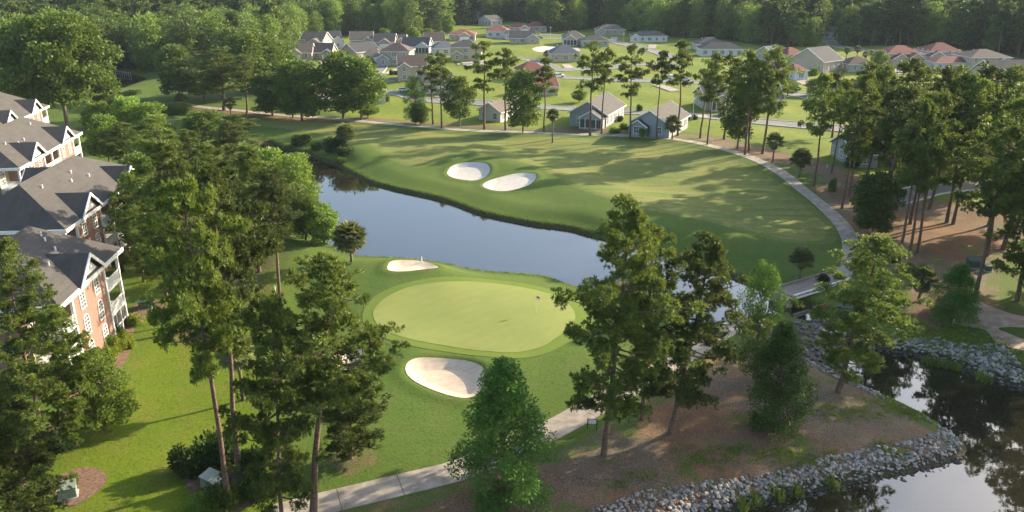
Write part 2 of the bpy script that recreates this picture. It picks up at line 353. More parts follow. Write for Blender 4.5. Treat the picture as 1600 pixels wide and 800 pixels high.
def ground_mat():
    m, t, b = new_mat('ground_grass'); b.inputs['Roughness'].default_value = .95; b.inputs['Specular IOR Level'].default_value = .15
    p = world_pos(t)
    n_big = noise(t, .045, 5, .6, vec=p); n_mid = noise(t, .35, 4, .6, vec=p); n_fine = noise(t, 3.2, 4, .7, vec=p); n_tiny = noise(t, 14, 2, .7, vec=p)
    sq = t.nodes.new('ShaderNodeMapping'); sq.inputs['Scale'].default_value = (.06, .45, 1); sq.inputs['Rotation'].default_value = (0, 0, .35); t.links.new(p, sq.inputs[0])
    streak = noise(t, 1.0, 4, .6, vec=sq.outputs[0])
    def att(nm):
        a = t.nodes.new('ShaderNodeAttribute'); a.attribute_name = nm; return a.outputs['Fac']
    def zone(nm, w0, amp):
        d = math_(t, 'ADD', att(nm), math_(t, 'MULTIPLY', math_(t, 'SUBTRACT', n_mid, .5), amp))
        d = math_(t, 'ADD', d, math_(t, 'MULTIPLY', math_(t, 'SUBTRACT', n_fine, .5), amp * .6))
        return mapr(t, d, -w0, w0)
    def var(a, bcol, c, k=.5):
        x = mix(t, mapr(t, n_big, .35, .65), a, bcol); x = mix(t, mapr(t, n_mid, .45, .75, 0, k), x, c)
        return x
    rough_c = var((.078, .140, .020), (.115, .172, .026), (.16, .16, .045))
    fair_c = mix(t, mapr(t, streak, .38, .62), (.28, .27, .075), (.155, .215, .045)); fair_c = mix(t, mapr(t, n_mid, .5, .8, 0, .5), fair_c, (.23, .20, .085))
    lawn_c = var((.105, .18, .008), (.15, .20, .010), (.20, .18, .035), .75)
    field_c = var((.17, .24, .018), (.25, .27, .03), (.12, .17, .03), .9)
    straw_c = mix(t, mapr(t, n_mid, .35, .65), (.19, .105, .065), (.34, .150, .080)); straw_c = mix(t, mapr(t, n_big, .42, .60, 0, .8), straw_c, (.25, .205, .155))
    straw_c = mix(t, mapr(t, n_fine, .5, .7, 0, .7), straw_c, (.36, .20, .12)); straw_c = mix(t, mapr(t, n_tiny, .5, .62, 0, .75), straw_c, (.05, .03, .02))
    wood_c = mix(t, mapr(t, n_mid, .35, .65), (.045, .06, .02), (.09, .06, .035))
    mud_c = mix(t, mapr(t, n_fine, .35, .65), (.055, .042, .026), (.09, .07, .04))
    c = rough_c
    c = mix(t, zone('d_lawn', 1.5, 3.0), c, lawn_c); c = mix(t, zone('d_fair', .25, .5), c, fair_c)
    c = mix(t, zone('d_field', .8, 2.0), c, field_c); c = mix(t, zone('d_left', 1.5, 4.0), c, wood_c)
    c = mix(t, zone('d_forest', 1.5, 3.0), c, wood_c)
    # grassy tufts break up the straw
    st = math_(t, 'MULTIPLY', zone('d_straw', .25, 1.1), mapr(t, noise(t, .22, 4, .65, vec=p), .56, .64, 1, .2))
    c = mix(t, st, c, straw_c)
    bank = math_(t, 'SUBTRACT', 0.42, att('d_shore')); c = mix(t, mapr(t, math_(t, 'ADD', bank, math_(t, 'MULTIPLY', math_(t, 'SUBTRACT', n_fine, .5), .8)), 0, .35), c, mud_c)
    speck = mix(t, mapr(t, n_tiny, .40, .60, 0, .55), c, (.02, .035, .006)); speck = mix(t, mapr(t, n_fine, .50, .68, 0, .48), speck, (.02, .035, .006))
    t.links.new(speck, b.inputs['Base Color'])
    hsum = math_(t, 'ADD', math_(t, 'MULTIPLY', n_fine, 1.0), math_(t, 'MULTIPLY', n_tiny, .5)); bump(t, b, hsum, .55, .12)
    return m
def rake(key):
    m = M[key]; t = m.node_tree; b = t.nodes['Principled BSDF']; lk = b.inputs['Base Color'].links[0].from_socket
    w_ = t.nodes.new('ShaderNodeTexWave'); w_.wave_type = 'RINGS'; w_.rings_direction = 'Z'; w_.inputs['Scale'].default_value = .55; w_.inputs['Distortion'].default_value = 7; w_.inputs['Detail'].default_value = 2; w_.inputs['Detail Scale'].default_value = .25
    t.links.new(world_pos(t), w_.inputs[0]); c = mix(t, mapr(t, w_.outputs['Fac'], .2, .8, 0, .10), lk, (.20, .16, .11)); t.links.new(c, b.inputs['Base Color'])
rake('sand'); rake('sand_white')
def green_mat(nm, a, bb, c):
    m, t, b = new_mat(nm); b.inputs['Roughness'].default_value = .95; b.inputs['Specular IOR Level'].default_value = .15; p = world_pos(t)
    x = mix(t, mapr(t, noise(t, .12, 4, vec=p), .35, .65), a, bb); x = mix(t, mapr(t, noise(t, .9, 4, vec=p), .45, .75, 0, .4), x, c)
    w_ = t.nodes.new('ShaderNodeTexWave'); w_.wave_type = 'BANDS'; w_.inputs['Scale'].default_value = .17; w_.inputs['Distortion'].default_value = .6; mp = t.nodes.new('ShaderNodeMapping'); mp.inputs['Rotation'].default_value = (0, 0, .9); t.links.new(p, mp.inputs[0]); t.links.new(mp.outputs[0], w_.inputs[0])
    x = mix(t, mapr(t, w_.outputs['Fac'], .4, .6, 0, .22), x, bb)
    t.links.new(x, b.inputs['Base Color']); bump(t, b, noise(t, 9, 2, vec=p), .12, .03); return m
M['green'] = green_mat('putting_green_turf', (.215, .238, .066), (.175, .212, .056), (.25, .25, .09))
M['collar'] = green_mat('collar_turf', (.095, .15, .022), (.12, .165, .026), (.15, .17, .03))
def water_mat():
    m, t, b = new_mat('pond_water'); b.inputs['Base Color'].default_value = (.018, .016, .010, 1); b.inputs['Roughness'].default_value = .025
    b.inputs['IOR'].default_value = 2.15; p = world_pos(t)
    mp = t.nodes.new('ShaderNodeMapping'); mp.inputs['Scale'].default_value = (.5, 1, 1); t.links.new(p, mp.inputs[0])
    f = noise(t, 1.1, 3, .5, vec=mp.outputs[0]); g = noise(t, .12, 2, .5, vec=p)
    bump(t, b, math_(t, 'MULTIPLY', math_(t, 'ADD', f, math_(t, 'MULTIPLY', g, 1.5)), mapr(t, noise(t, .045, 3, .6, vec=p), .4, .65, .3, 1.6)), .04, .10); return m
M['water'] = water_mat()

# ------------------------------------------------------------------ the ground, one sheet to the horizon
def axis(a0, a1, fine, lo, hi, growth):
    mid = list(np.arange(a0, a1 + 1e-6, fine)); s = fine; x = a1; up = []
    while x < hi: s *= growth; x += s; up.append(x)
    s = fine; x = a0; dn = []
    while x > lo: s *= growth; x -= s; dn.append(x)
    return np.array(dn[::-1] + mid + up)
gx = axis(-62, 80, .5, -3000, 3000, 1.035); gy = axis(48, 178, .5, -150, 4500, 1.022)
GX, GY = np.meshgrid(gx, gy); fx, fy = GX.ravel(), GY.ravel()
fz = height(fx, fy)
nx, ny = len(gx), len(gy)
ii = (np.arange(ny - 1)[:, None] * nx + np.arange(nx - 1)[None, :]).ravel()
ground_me = np_mesh('ground', np.stack([fx, fy, fz], 1), np.stack([ii, ii + 1, ii + nx + 1, ii + nx], 1), ground_mat(), smooth_=True)
def attr(nm, vals):
    a = ground_me.attributes.new(nm, 'FLOAT', 'POINT'); a.data.foreach_set('value', np.asarray(vals, np.float32))
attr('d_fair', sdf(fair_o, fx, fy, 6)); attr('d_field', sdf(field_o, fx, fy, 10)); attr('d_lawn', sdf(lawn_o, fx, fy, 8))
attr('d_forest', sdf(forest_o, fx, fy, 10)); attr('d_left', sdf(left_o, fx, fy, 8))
attr('d_straw', np.maximum.reduce([sdf(o, fx, fy, 6) for o in (strip_o, peninsula_o, farstraw_o, underpines_o, oakbed_o)]))
attr('d_shore', -np.maximum.reduce([sdf(o, fx, fy, 8) for o in (creek, lower, small_pond)]))
tag(link('ground', ground_me), 'grass ground of the golf course and the streets beyond', kind='structure')

def sheet(name, outline, mat, lift, step, label, inner=None, z=None, kind='structure', parent=None):
    """a thin turf, sand or water sheet draped over the terrain, with its own sunk edge"""
    o = np.asarray(outline); lo = o.min(0); hi = o.max(0)
    X, Y = np.meshgrid(np.arange(lo[0], hi[0], step), np.arange(lo[1], hi[1], step)); X = X.ravel(); Y = Y.ravel()
    s = sdf(o, X, Y, 3); k = s > step * .45; pts = [(a, b) for a, b in o] + list(zip(X[k], Y[k])); n = len(o)
    V, E, F, *_ = delaunay_2d_cdt([Vector(p) for p in pts], [], [list(range(n))], 1, 1e-4)
    vx = np.array([v.x for v in V]); vy = np.array([v.y for v in V])
    vz = np.full(len(vx), z) if z is not None else height(vx, vy) + lift
    me = bpy.data.meshes.new(name); me.from_pydata(list(zip(vx, vy, vz)), [], [tuple(f) for f in F]); me.materials.append(mat)
    me.polygons.foreach_set('use_smooth', [True] * len(me.polygons)); me.update()
    if len(me.polygons) and me.polygons[0].normal.z < 0: me.flip_normals()
    ob = link(name, me, parent)
    if parent is None: tag(ob, label, kind=kind)
    return ob
tag(MB().add([(-75, 60, WATER_Z), (150, 20, WATER_Z), (150, 175, WATER_Z), (-75, 235, WATER_Z)], [(0, 1, 2, 3)]).add([], []).build('pond_water', M['water']), 'calm dark pond and creek reflecting the pale sky', kind='structure')
sheet('small_pond_water', small_pond * 1.0 + (small_pond - small_pond.mean(0)) * .06, M['water'], 0, 4, 'small dark pond at the wood edge', z=-0.8)
sheet('green_collar', collar_o, M['collar'], .035, .8, 'darker mown collar around the putting green')
sheet('putting_green', green_o, M['green'], .06, .8, 'oval yellow green putting green with the flagstick')
BL = {'upper': 'pale oval sand bunker, left of the two beyond the pond', 'right': 'long pale sand bunker, right of the two beyond the pond', 'middle': 'small tan sand bunker at the pond side of the green',
      'near': 'large tan sand bunker on the near side of the green', 'hidden': 'tan sand bunker seen through the branches left of the green'}
for k, o in bunkers.items(): sheet('bunker', o, M['sand_white'] if k in ('upper', 'right') else M['sand'], .03, .5, BL[k])
sheet('mulch_bed', bed_o, M['straw_bed'], .04, .8, 'curved mulch bed along the nearest brick building')
sheet('mulch_bed', ring_o, M['straw_bed'], .04, .6, 'round brown mulch bed on the lower left lawn')
sheet('mulch_bed', pad_o, M['straw_bed'], .04, .8, 'mulch patch under the cabinet by the building corner')
sheet('mulch_bed', boxbed_o, M['straw_bed'], .04, .7, 'mulch bed with dark shrubs around the two tall trunks')
0 and sheet('mulch_bed', oakbed_o, M['straw_bed'], .04, .6, 'straw patch under the small tree left of the path')
sheet('sand_track', catmull(flat([(1518,472),(1540,478),(1580,493),(1640,505),(1640,516),(1562,514),(1578,524),(1620,540),(1640,552),(1600,548),(1560,537),(1538,516),(1500,509),(1488,498)]), 4), M['dirt_path'], .04, .8, 'sandy track on the right bank')
sheet('sand_lot', catmull(flat([(832,76),(848,73),(868,73),(872,77),(856,81),(838,80)]), 3), M['sand_white'], .04, 3, 'bare pale sand lot among the far houses')
sheet('house_slab', np.array(flat([(1018,133),(1030,132),(1063,141),(1048,143)])), M['concrete'], .15, 4, 'empty concrete house slab in the meadow')

def normals(c):
    t = np.gradient(c, axis=0); t /= np.linalg.norm(t, axis=1)[:, None] + 1e-9; return np.stack([-t[:, 1], t[:, 0]], 1)
def resample(c, step):
    s = np.r_[0, np.cumsum(np.linalg.norm(np.diff(c, axis=0), axis=1))]; n = max(2, int(s[-1] / step) + 1); q = np.linspace(0, s[-1], n)
    return np.stack([np.interp(q, s, c[:, 0]), np.interp(q, s, c[:, 1])], 1)
def strip_mesh(name, c, nm, off0, off1, lift, thick, mat, across=4):
    m = len(c); A = []
    for k in range(across + 1):
        o = off0 + (off1 - off0) * k / across; q = c + nm * o; A.append(np.column_stack([q, height(q[:, 0], q[:, 1]) + lift]))
    top = np.concatenate(A); f = []
    for k in range(across):
        for i in range(m - 1): f.append((k * m + i, k * m + i + 1, (k + 1) * m + i + 1, (k + 1) * m + i))
    V = top.tolist(); n0 = len(V)
    ring = [k * m for k in range(across + 1)] + [across * m + i for i in range(1, m)] + [k * m + m - 1 for k in range(across - 1, -1, -1)] + [i for i in range(m - 2, 0, -1)]
    for r in ring: V.append([top[r][0], top[r][1], top[r][2] - thick])
    for j in range(len(ring)): f.append((ring[j], n0 + j, n0 + (j + 1) % len(ring), ring[(j + 1) % len(ring)]))
    me = bpy.data.meshes.new(name); me.from_pydata(V, [], f); me.materials.append(mat); me.update(); 
    if me.polygons[0].normal.z < 0: me.flip_normals()
    return me
def slab_path(px, width, slab, label):
    c = resample(catmull([tuple(P(*q)[:2]) for q in px], 6, False), 1.25); nm = normals(c)
    root = tag(empty('cart_path', (0, 0, 0)), label, kind='structure'); k = int(round(slab / 1.25)); i = 0
    while i < len(c) - 1:
        j = min(i + k, len(c) - 1); seg = c[i:j + 1].copy(); t = seg[-1] - seg[0]; t /= np.linalg.norm(t); seg[0] += t * .025; seg[-1] -= t * .025
        link('slab', strip_mesh('slab', seg, nm[i:j + 1], -width / 2, width / 2, .06 + R.uniform(-.006, .006), .2, M['concrete'], 3), root); i = j
slab_path([(430,806),(500,788),(600,764),(680,745),(725,732),(790,705),(870,668),(920,640),(975,610),(1030,580),(1060,560),(1100,536),(1150,508),(1195,486),(1226,474)], 2.9, 5.0, 'pale concrete cart path from the lower edge to the bridge')
slab_path([(1312,431),(1326,417),(1331,400),(1328,375),(1318,355),(1300,335),(1262,303),(1222,271),(1175,247),(1115,229),(1050,217),(950,211),(870,209),(760,205),(680,200),(600,193),(500,184),(420,178),(330,169),(272,160)], 2.6, 5.0, 'pale concrete cart path curving round the far fairway')
def road(px, width, label):
    c = resample(catmull([tuple(P(*q)[:2]) for q in px], 5, False), 5); nm = normals(c)
    root = tag(empty('road', (0, 0, 0)), label, kind='structure')
    link('carriageway', strip_mesh('carriageway', c, nm, -width / 2, width / 2, .10, .3, M['asphalt'], 3), root)
    for s in (-1, 1): link('kerb', strip_mesh('kerb', c, nm, s * (width / 2 + .002), s * (width / 2 + .35), .22, .4, M['kerb'], 1), root)
road([(590,104),(583,112),(577,119),(583,125),(620,124)], 8, 'grey cul-de-sac street by the two storey house')
road([(560,142),(626,147),(665,157),(740,160),(800,165),(900,171),(980,175),(1075,180),(1180,190),(1300,200),(1420,215)], 6.5, 'grey street behind the houses nearest the fairway')
road([(720,102),(800,92),(830,94),(860,106),(875,110),(937,107),(1000,101),(1060,100)], 6.5, 'grey street through the middle of the far meadow')
road([(860,117),(877,121),(912,123),(1000,126),(1095,130),(1200,140),(1300,160)], 6.5, 'pale street with parked cars across the meadow')
road([(790,54),(842,54),(884,55)], 7, 'short grey street by the red roofed villas')
road([(830,61),(882,60),(940,62),(975,69),(1000,75),(1025,81),(1055,92)], 6.5, 'grey street bending past the long white house')
road([(1395,312),(1422,305),(1452,297),(1500,292),(1600,290),(1750,292)], 5.5, 'grey street glimpsed behind the right hand pines')
road([(1296,48),(1292,58),(1300,70),(1330,76),(1360,80)], 6, 'pale street opening in the far tree line')

# ------------------------------------------------------------------ brick apartment buildings
def hip_roof(x0, x1, y0, y1, ze, zr, hn, hf, th=.22):
    yc = (y0 + y1) / 2
    v = [(x0,y0,ze),(x1,y0,ze),(x1,y1,ze),(x0,y1,ze),(x0,y0,ze+th),(x1,y0,ze+th),(x1,y1,ze+th),(x0,y1,ze+th),(x0+hn,yc,zr),(x1-hf,yc,zr)]
    return v, [(0,3,2,1),(0,1,5,4),(1,2,6,5),(2,3,7,6),(3,0,4,7),(4,5,9,8),(5,6,9),(6,7,8,9),(7,4,8)]
def window_meshes(w, h, arch, cols=2):
    f = MB(); t = .09
    f.box(-w/2-t, -w/2, -.1, .02, 0, h).box(w/2, w/2+t, -.1, .02, 0, h).box(-w/2-t, w/2+t, -.13, .02, -t-.03, -.002).box(-w/2, w/2, -.095, .01, h/2-.04, h/2+.04)
    for c in range(1, cols): x = -w/2 + w*c/cols; f.box(x-.025, x+.025, -.085, .01, .002, h-.002)
    for z in (h*.25, h*.75): f.box(-w/2+.002, w/2-.002, -.08, .01, z-.02, z+.02)
    pane = MB().box(-w/2, w/2, -.03, .0, 0, h)
    if arch:
        r = w/2; n = 8
        for k in range(n):
            a, b = math.pi*k/n, math.pi*(k+1)/n
            q = [((r+d)*math.cos(x), (r+d)*math.sin(x)*.8+h) for x, d in ((a,-.02),(b,-.02),(b,t),(a,t))]
            f.add([(x,y,z) for y in (-.1,.02) for x, z in q], [(0,3,2,1),(4,5,6,7),(0,1,5,4),(2,3,7,6)])
        f.box(-.025, .025, -.085, .01, h, h+r*.75)
        pane.add([(0,-.031,h)] + [(r*math.cos(math.pi*k/n), -.031, r*math.sin(math.pi*k/n)*.8+h) for k in range(n+1)], [(0,k,k+1) for k in range(1,n+1)])
        f.box(-w/2, w/2, -.095, .01, h-.03, h+.03)
    else: f.box(-w/2-t, w/2+t, -.11, .02, h, h+t)
    return f.mesh('window', M['white']), pane.mesh('pane', M['pane'])
W_ARCH = window_meshes(1.15, 1.65, True); W_ARCH[1].materials[0] = M['blind']; W_TALL = window_meshes(1.5, 2.0, False, 3); W_HOUSE = window_meshes(1.1, 1.5, False); W_HOUSE_WIDE = window_meshes(1.9, 1.5, False, 3)
def window(parent, unit, x, y, z, rz=0):
    a = link('window', unit[0], parent, (x, y, z)); a.rotation_euler.z = rz; link('pane', unit[1], a)
def railing_mb(x0, x1, z, y, m):
    m.box(x0, x1, y-.04, y+.04, z+1.02, z+1.1); m.box(x0, x1, y-.03, y+.03, z+.08, z+.14)
    n = max(2, int((x1-x0)/.16))
    for k in range(n+1): x = x0+(x1-x0)*k/n; m.box(x-.028, x+.028, y-.024, y+.024, z+.141, z+1.019)
def apartment(A, ang, L, layout, label, D=14.0, near_hip=5.5, far_hip=8.5, seed=1):
    root = empty('apartment_building', (A[0], A[1], 0), ang, label, 'building', 'brick apartment buildings on the left')
    rr = random.Random(seed); FL = (0.05, 3.0, 6.0); ZE = 9.1
    off = .55
    def O(mb, nm, mat): return mb.build(nm, mat, root)
    core = MB().box(off, L, 3.2+off, D, -.6, ZE)
    O(core, 'rear_wall', M['brick'])
    u = off; dorm = []
    for kind, wd in layout:
        if kind == 'b':
            O(MB().box(u, u+wd, off, 3.2+off-.003, -.6, ZE), 'brick_bay', M['brick'])
            for fz in FL:
                for q in (.27, .73): window(root, W_ARCH, u+wd*q, off, fz+.75)
            O(MB().box(u+.02, u+.12, off-.1, off-.003, 0, ZE), 'downspout', M['white'])
            dorm.append(u+wd/2)
        else:
            O(MB().box(u, u+wd, 3.2+off-.06, 3.2+off-.004, 0, ZE), 'stucco_wall', M['cream'])
            for i, fz in enumerate(FL):
                window(root, W_TALL, u+wd*.35, 3.2+off-.06, fz+.25)
                if i: 
                    O(MB().box(u-.0+.004, u+wd-.004, off-.12, 3.1+off, fz-.32, fz), 'balcony_floor', M['white'])
                    m = MB(); railing_mb(u+.1, u+wd-.1, fz, off, m)
                    O(m, 'balcony_railing', M['white'])
                if i == 0 and wd > 4: 
                    m = MB()
                    for k in range(4): x = u+.1+(wd-.2)*k/3; m.box(x-.05, x+.05, off-.02, off+.06, .0, 2.66)
                    m.box(u+.15, u+wd-.15, off-.015, off+.055, 1.0, 1.08); O(m, 'screen_frame', M['white'])
                    O(MB().box(u+.2, u+wd-.2, off+.06, off+.075, .0, 2.6), 'porch_screen', M['screen'])
            ps = [u+.12, u+wd-.12] + ([u+wd/2] if wd > 6 else [])
            for x in ps: O(MB().box(x-.14, x+.14, off-.155, off+.13, 0, ZE-.001), 'corner_post', M['white'])
            if u < 1:                                  # end balcony also opens towards the near end of the building
                for i, fz in enumerate(FL):
                    if i:
                        m = MB(); railing_mb(.3, 2.9, fz, 0, m); o = O(m, 'balcony_railing', M['white']); o.rotation_euler.z = math.pi/2; o.location = (off, off, 0)
        u += wd
    # near end wall windows
    for fz in FL:
        for q in (5.5, 9.5): window(root, W_HOUSE, off, q, fz+.9, -math.pi/2)
    v, f = hip_roof(0, L+off, 0, D+off, ZE+.2, 14.0, near_hip, far_hip)
    O(MB().add(v, f), 'roof', M['roof_apt'])
    fa = MB().box(-.12, L+off+.12, -.12, -.002, ZE-.05, ZE+.40).box(-.12, -.002, -.002, D+off, ZE-.05, ZE+.40).box(L+off+.002, L+off+.12, -.002, D+off, ZE-.05, ZE+.40)
    O(fa, 'eave_fascia', M['white']); O(MB().box(0, L+off, 0, D+off, ZE+.01, ZE+.15), 'soffit', M['white'])
    slope = (14.0-ZE-.42)/((D+off)/2)
    def dormer(xc, flip=False):
        hw, hh, ze = 3.1, 2.5, ZE+.42
        yb = min((hh)/slope + .2, (D+off)/2 - .1)
        y = lambda q: (D+off-q) if flip else q
        g = MB(); th = .12
        # two roof slopes with thickness
        for s in (-1, 1):
            vv = [(xc, y(-.25), ze+hh), (xc, y(yb), ze+hh), (xc+s*(hw+.25), y(.2), ze-.08), (xc+s*(hw+.25), y(-.25), ze-.08)]
            vv = [(a, b, c+th) for a, b, c in vv] + vv; g.add(vv, [(0,1,2,3),(7,6,5,4),(0,3,7,4),(2,1,5,6),(3,2,6,7)])
        O(g, 'dormer_roof', M['roof_apt'])
        tri = MB().add([(xc-hw+.5, y(.25), ze-.05), (xc+hw-.5, y(.25), ze-.05), (xc, y(.25), ze+hh-.35), (xc-hw+.5, y(.4), ze-.05), (xc+hw-.5, y(.4), ze-.05), (xc, y(.4), ze+hh-.35)], [(0,1,2),(5,4,3),(0,3,4,1),(1,4,5,2),(2,5,3,0)])
        O(tri, 'pediment', M['white'])
        tr = MB()
        for s in (-1, 1):
            a = [(xc, ze+hh+.14), (xc, ze+hh-.28), (xc+s*(hw+.3), ze-.40), (xc+s*(hw+.3), ze+.03)]
            tr.add([(p, y(-.38), q) for p, q in a] + [(p, y(-.252), q) for p, q in a], [(0,1,2,3),(7,6,5,4),(0,3,7,4),(1,5,6,2),(2,6,7,3)])
        O(tr, 'raking_trim', M['white'])
    for x in dorm: dormer(x); dormer(x, True)
    for k in range(4):
        x = near_hip + rr.uniform(0, L-near_hip-far_hip); yv = rr.uniform(3, 6); z = ZE+.42+slope*yv
        O(MB().tube([(x, yv, z-.1), (x, yv, z+.4)], .11, 8), 'roof_vent', M['white'])
    # ridge cap
    O(MB().tube([(near_hip, (D+off)/2, 14.0), (L+off-far_hip, (D+off)/2, 14.0)], .10, 6), 'ridge_cap', M['roof_apt'])
    return root
apartment((-44.1, 71.5), math.radians(95.9), 16.6, [('o', 3.2), ('b', 8.4), ('o', 4.4)], 'nearest brick apartment building with one roof gable in view, behind the left pines', near_hip=6, far_hip=5, seed=2)
apartment((-55.9, 95.2), math.radians(95.0), 30.2, [('o', 3.6), ('b', 7.4), ('o', 7.6), ('b', 7.4), ('o', 3.6)], 'second brick apartment building from the front, with its two white roof gables facing right')
apartment((-80.2, 127.2), math.radians(99.0), 29.0, [('o', 3.6), ('b', 7.0), ('o', 7.2), ('b', 7.0), ('o', 3.6)], 'third brick apartment building from the front, partly behind the second one', far_hip=7, seed=4)
apartment((-102.8, 158.4), math.radians(100.5), 29.0, [('o', 3.6), ('b', 7.0), ('o', 7.2), ('b', 7.0), ('o', 3.6)], 'farthest brick apartment building, at the left edge of the photo', far_hip=7, seed=5)

# ------------------------------------------------------------------ houses of the neighbourhood
def house(px, py, wpx, dm, rot, style, roof, wall, label, wh=2.9, rh=None, wings=(), garage=False, off=0.0):
    b = P(px, py); s = depth(b.x, b.y, 2) / FOC; Wv = wpx * s
    ra = math.radians(rot); steep = abs((rot + 90) % 180 - 90) > 45
    if steep: L, D = dm, Wv; L, D = max(L, 7), max(D, 6); fwd = Vector((math.cos(ra), math.sin(ra), 0)); fwd *= (1 if fwd.y > 0 else -1); c = b + fwd * L / 2
    else: L, D = Wv, dm; c = b + Vector((-math.sin(ra), math.cos(ra), 0)) * D / 2
    rh = min(rh or 9, D * .30)
    root = empty('house', (c.x, c.y, float(height(c.x, c.y)[0])), ra, label, 'house', 'houses of the neighbourhood beyond the fairway')
    wallm = M['wall_' + wall]; roofm = M['roof_' + roof]; h = L/2; d = D/2; e = .5
    wb = MB().box(-h, h, -d, d, -.4, wh)
    rb = MB(); fb = MB()
    zt = wh + .02
    if style == 'gable':
        sl = rh / d
        wb.add([(-h, -d, wh), (-h, d, wh), (-h, 0, wh+rh-.1), (h, -d, wh), (h, d, wh), (h, 0, wh+rh-.1)], [(0,2,1),(3,4,5)])
        for q in (-1, 1):
            a = [(0, zt+rh+.02), (q*(d+e), zt-e*sl)]
            v = [(x, y, z+t) for t in (.18, 0) for x in (-h-e, h+e) for y, z in a]
            rb.add(v, [(0,2,3,1),(4,5,7,6),(0,1,5,4),(2,6,7,3),(1,3,7,5)])
            for sx in (-1, 1):
                x0 = sx*(h+e); x1 = x0 + sx*.06
                v = [(x, y, z+t) for t in (.20, -.12) for x in (x0, x1) for y, z in a]; fb.add(v, [(0,2,3,1),(4,5,7,6),(0,1,5,4),(2,6,7,3),(1,3,7,5)])
            fb.box(-h-e, h+e, *sorted((q*(d+e)+q*.003, q*(d+e)+q*.1)), zt-e*sl-.05, zt-e*sl+.16)
    else:
        hp = min(d*1.0, h*.85); v, f = hip_roof(-h-e, h+e, -d-e, d+e, zt, zt+rh, hp+e*.5, hp+e*.5, .16); rb.add(v, f)
        fb.box(-h-e-.06, h+e+.06, -d-e-.06, -d-e-.002, zt-.03, zt+.15).box(-h-e-.06, h+e+.06, d+e+.002, d+e+.06, zt-.03, zt+.15).box(-h-e-.06, -h-e-.002, -d-e-.002, d+e, zt-.03, zt+.15).box(h+e+.002, h+e+.06, -d-e-.002, d+e, zt-.03, zt+.15)
    wb.build('wall', wallm, root); ro = rb.build('roof', roofm, root); fb.build('fascia', M['white'], root)
    wins = []
    for (side, t0, wd, pj, zw, feat) in wings:       # gabled wings: side 0 = front (-y), 1 = right (+x), 2 = back, 3 = left (-x)
        a = {0: 0, 1: math.pi/2, 2: math.pi, 3: -math.pi/2}[side]; base = {0: d, 2: d, 1: h, 3: h}[side]; span = h if side in (0, 2) else d
        x = t0 * span; wr = Matrix.Rotation(a, 4, 'Z'); hw = wd/2; rr_ = hw*.62
        def T(v): return [tuple(wr @ Vector(p)) for p in v]
        y0, y1 = -base-pj, -base+.3*base
        m = MB().box(x-hw, x+hw, y0, y1, -.4, zw); m.add([(x-hw, y0, zw), (x+hw, y0, zw), (x, y0, zw+rr_-.06)], [(0,1,2)]); m.v = T(m.v); m.build('wing_wall', wallm, root)
        m = MB(); g = MB()
        for q in (-1, 1):
            aa = [(x, zw+rr_+.03), (x+q*(hw+.4), zw+.03-.4*.62)]
            m.add([(xx, yy, zz+t) for t in (.16, 0) for yy in (y0-.4, y1) for xx, zz in aa], [(0,1,3,2),(4,6,7,5),(0,4,5,1),(1,5,7,3),(2,3,7,6)])
            g.add([(xx, yy, zz+t) for t in (.19, -.12) for yy in (y0-.46, y0-.402) for xx, zz in aa], [(0,1,3,2),(4,6,7,5),(0,4,5,1),(1,5,7,3),(2,3,7,6)])
        m.v = T(m.v); g.v = T(g.v); m.build('wing_roof', roofm, root); g.build('fascia', M['white'], root)
        if feat == 'garage':
            m = MB()
            for k in range(4): m.box(x-min(hw-.5, 2.4), x+min(hw-.5, 2.4), y0-.06, y0-.003, .02+k*.56, .54+k*.56)
            m.v = T(m.v); m.build('garage_door', M['white'], root)
        elif feat == 'screen':
            m = MB(); sc = MB(); n = 4
            for k in range(n+1): xx = x-hw+.1+(wd-.2)*k/n; m.box(xx-.09, xx+.09, y0-.05, y0-.002, 0, zw)
            sc.box(x-hw+.12, x+hw-.12, y0-.02, y0-.001, .3, zw-.35); m.v = T(m.v); sc.v = T(sc.v); m.build('porch_post', M['white'], root); sc.build('porch_screen', M['screen'], root)
        else:
            p = wr @ Vector((x, y0, 0)); wins.append((p.x, p.y, .9, a))
            if zw > 4.5: wins.append((p.x, p.y, 3.8, a))
    busy = [(sd, t0*(h if sd in (0,2) else d), wd/2+.8) for sd, t0, wd, *_ in wings]
    for side, span, base, a in ((0, h, d, 0), (1, d, h, math.pi/2), (3, d, h, -math.pi/2)):
        n = max(1, int(2*span/3.4)); rm = Matrix.Rotation(a, 4, 'Z')
        for k in range(n):
            x = -span + 2*span*(k+.5)/n
            if any(sd == side and abs(x-c0) < ww for sd, c0, ww in busy): continue
            for z in ((.9, 3.8) if wh > 4.5 else (.9,)):
                p = rm @ Vector((x, -base, 0)); wins.append((p.x, p.y, z, a))
    for x, y, z, a in wins: window(root, W_HOUSE if (int(abs(x)*7) % 3) else W_HOUSE_WIDE, x, y, z, a)
    if style == 'gable' and not steep is False:
        pass
    for k in range(2):
        x = R.uniform(-h*.5, h*.5); MB().tube([(x, d*.3, zt+rh*.6), (x, d*.3, zt+rh*.9)], .12, 6).build('roof_vent', M['white'], root)
    return root
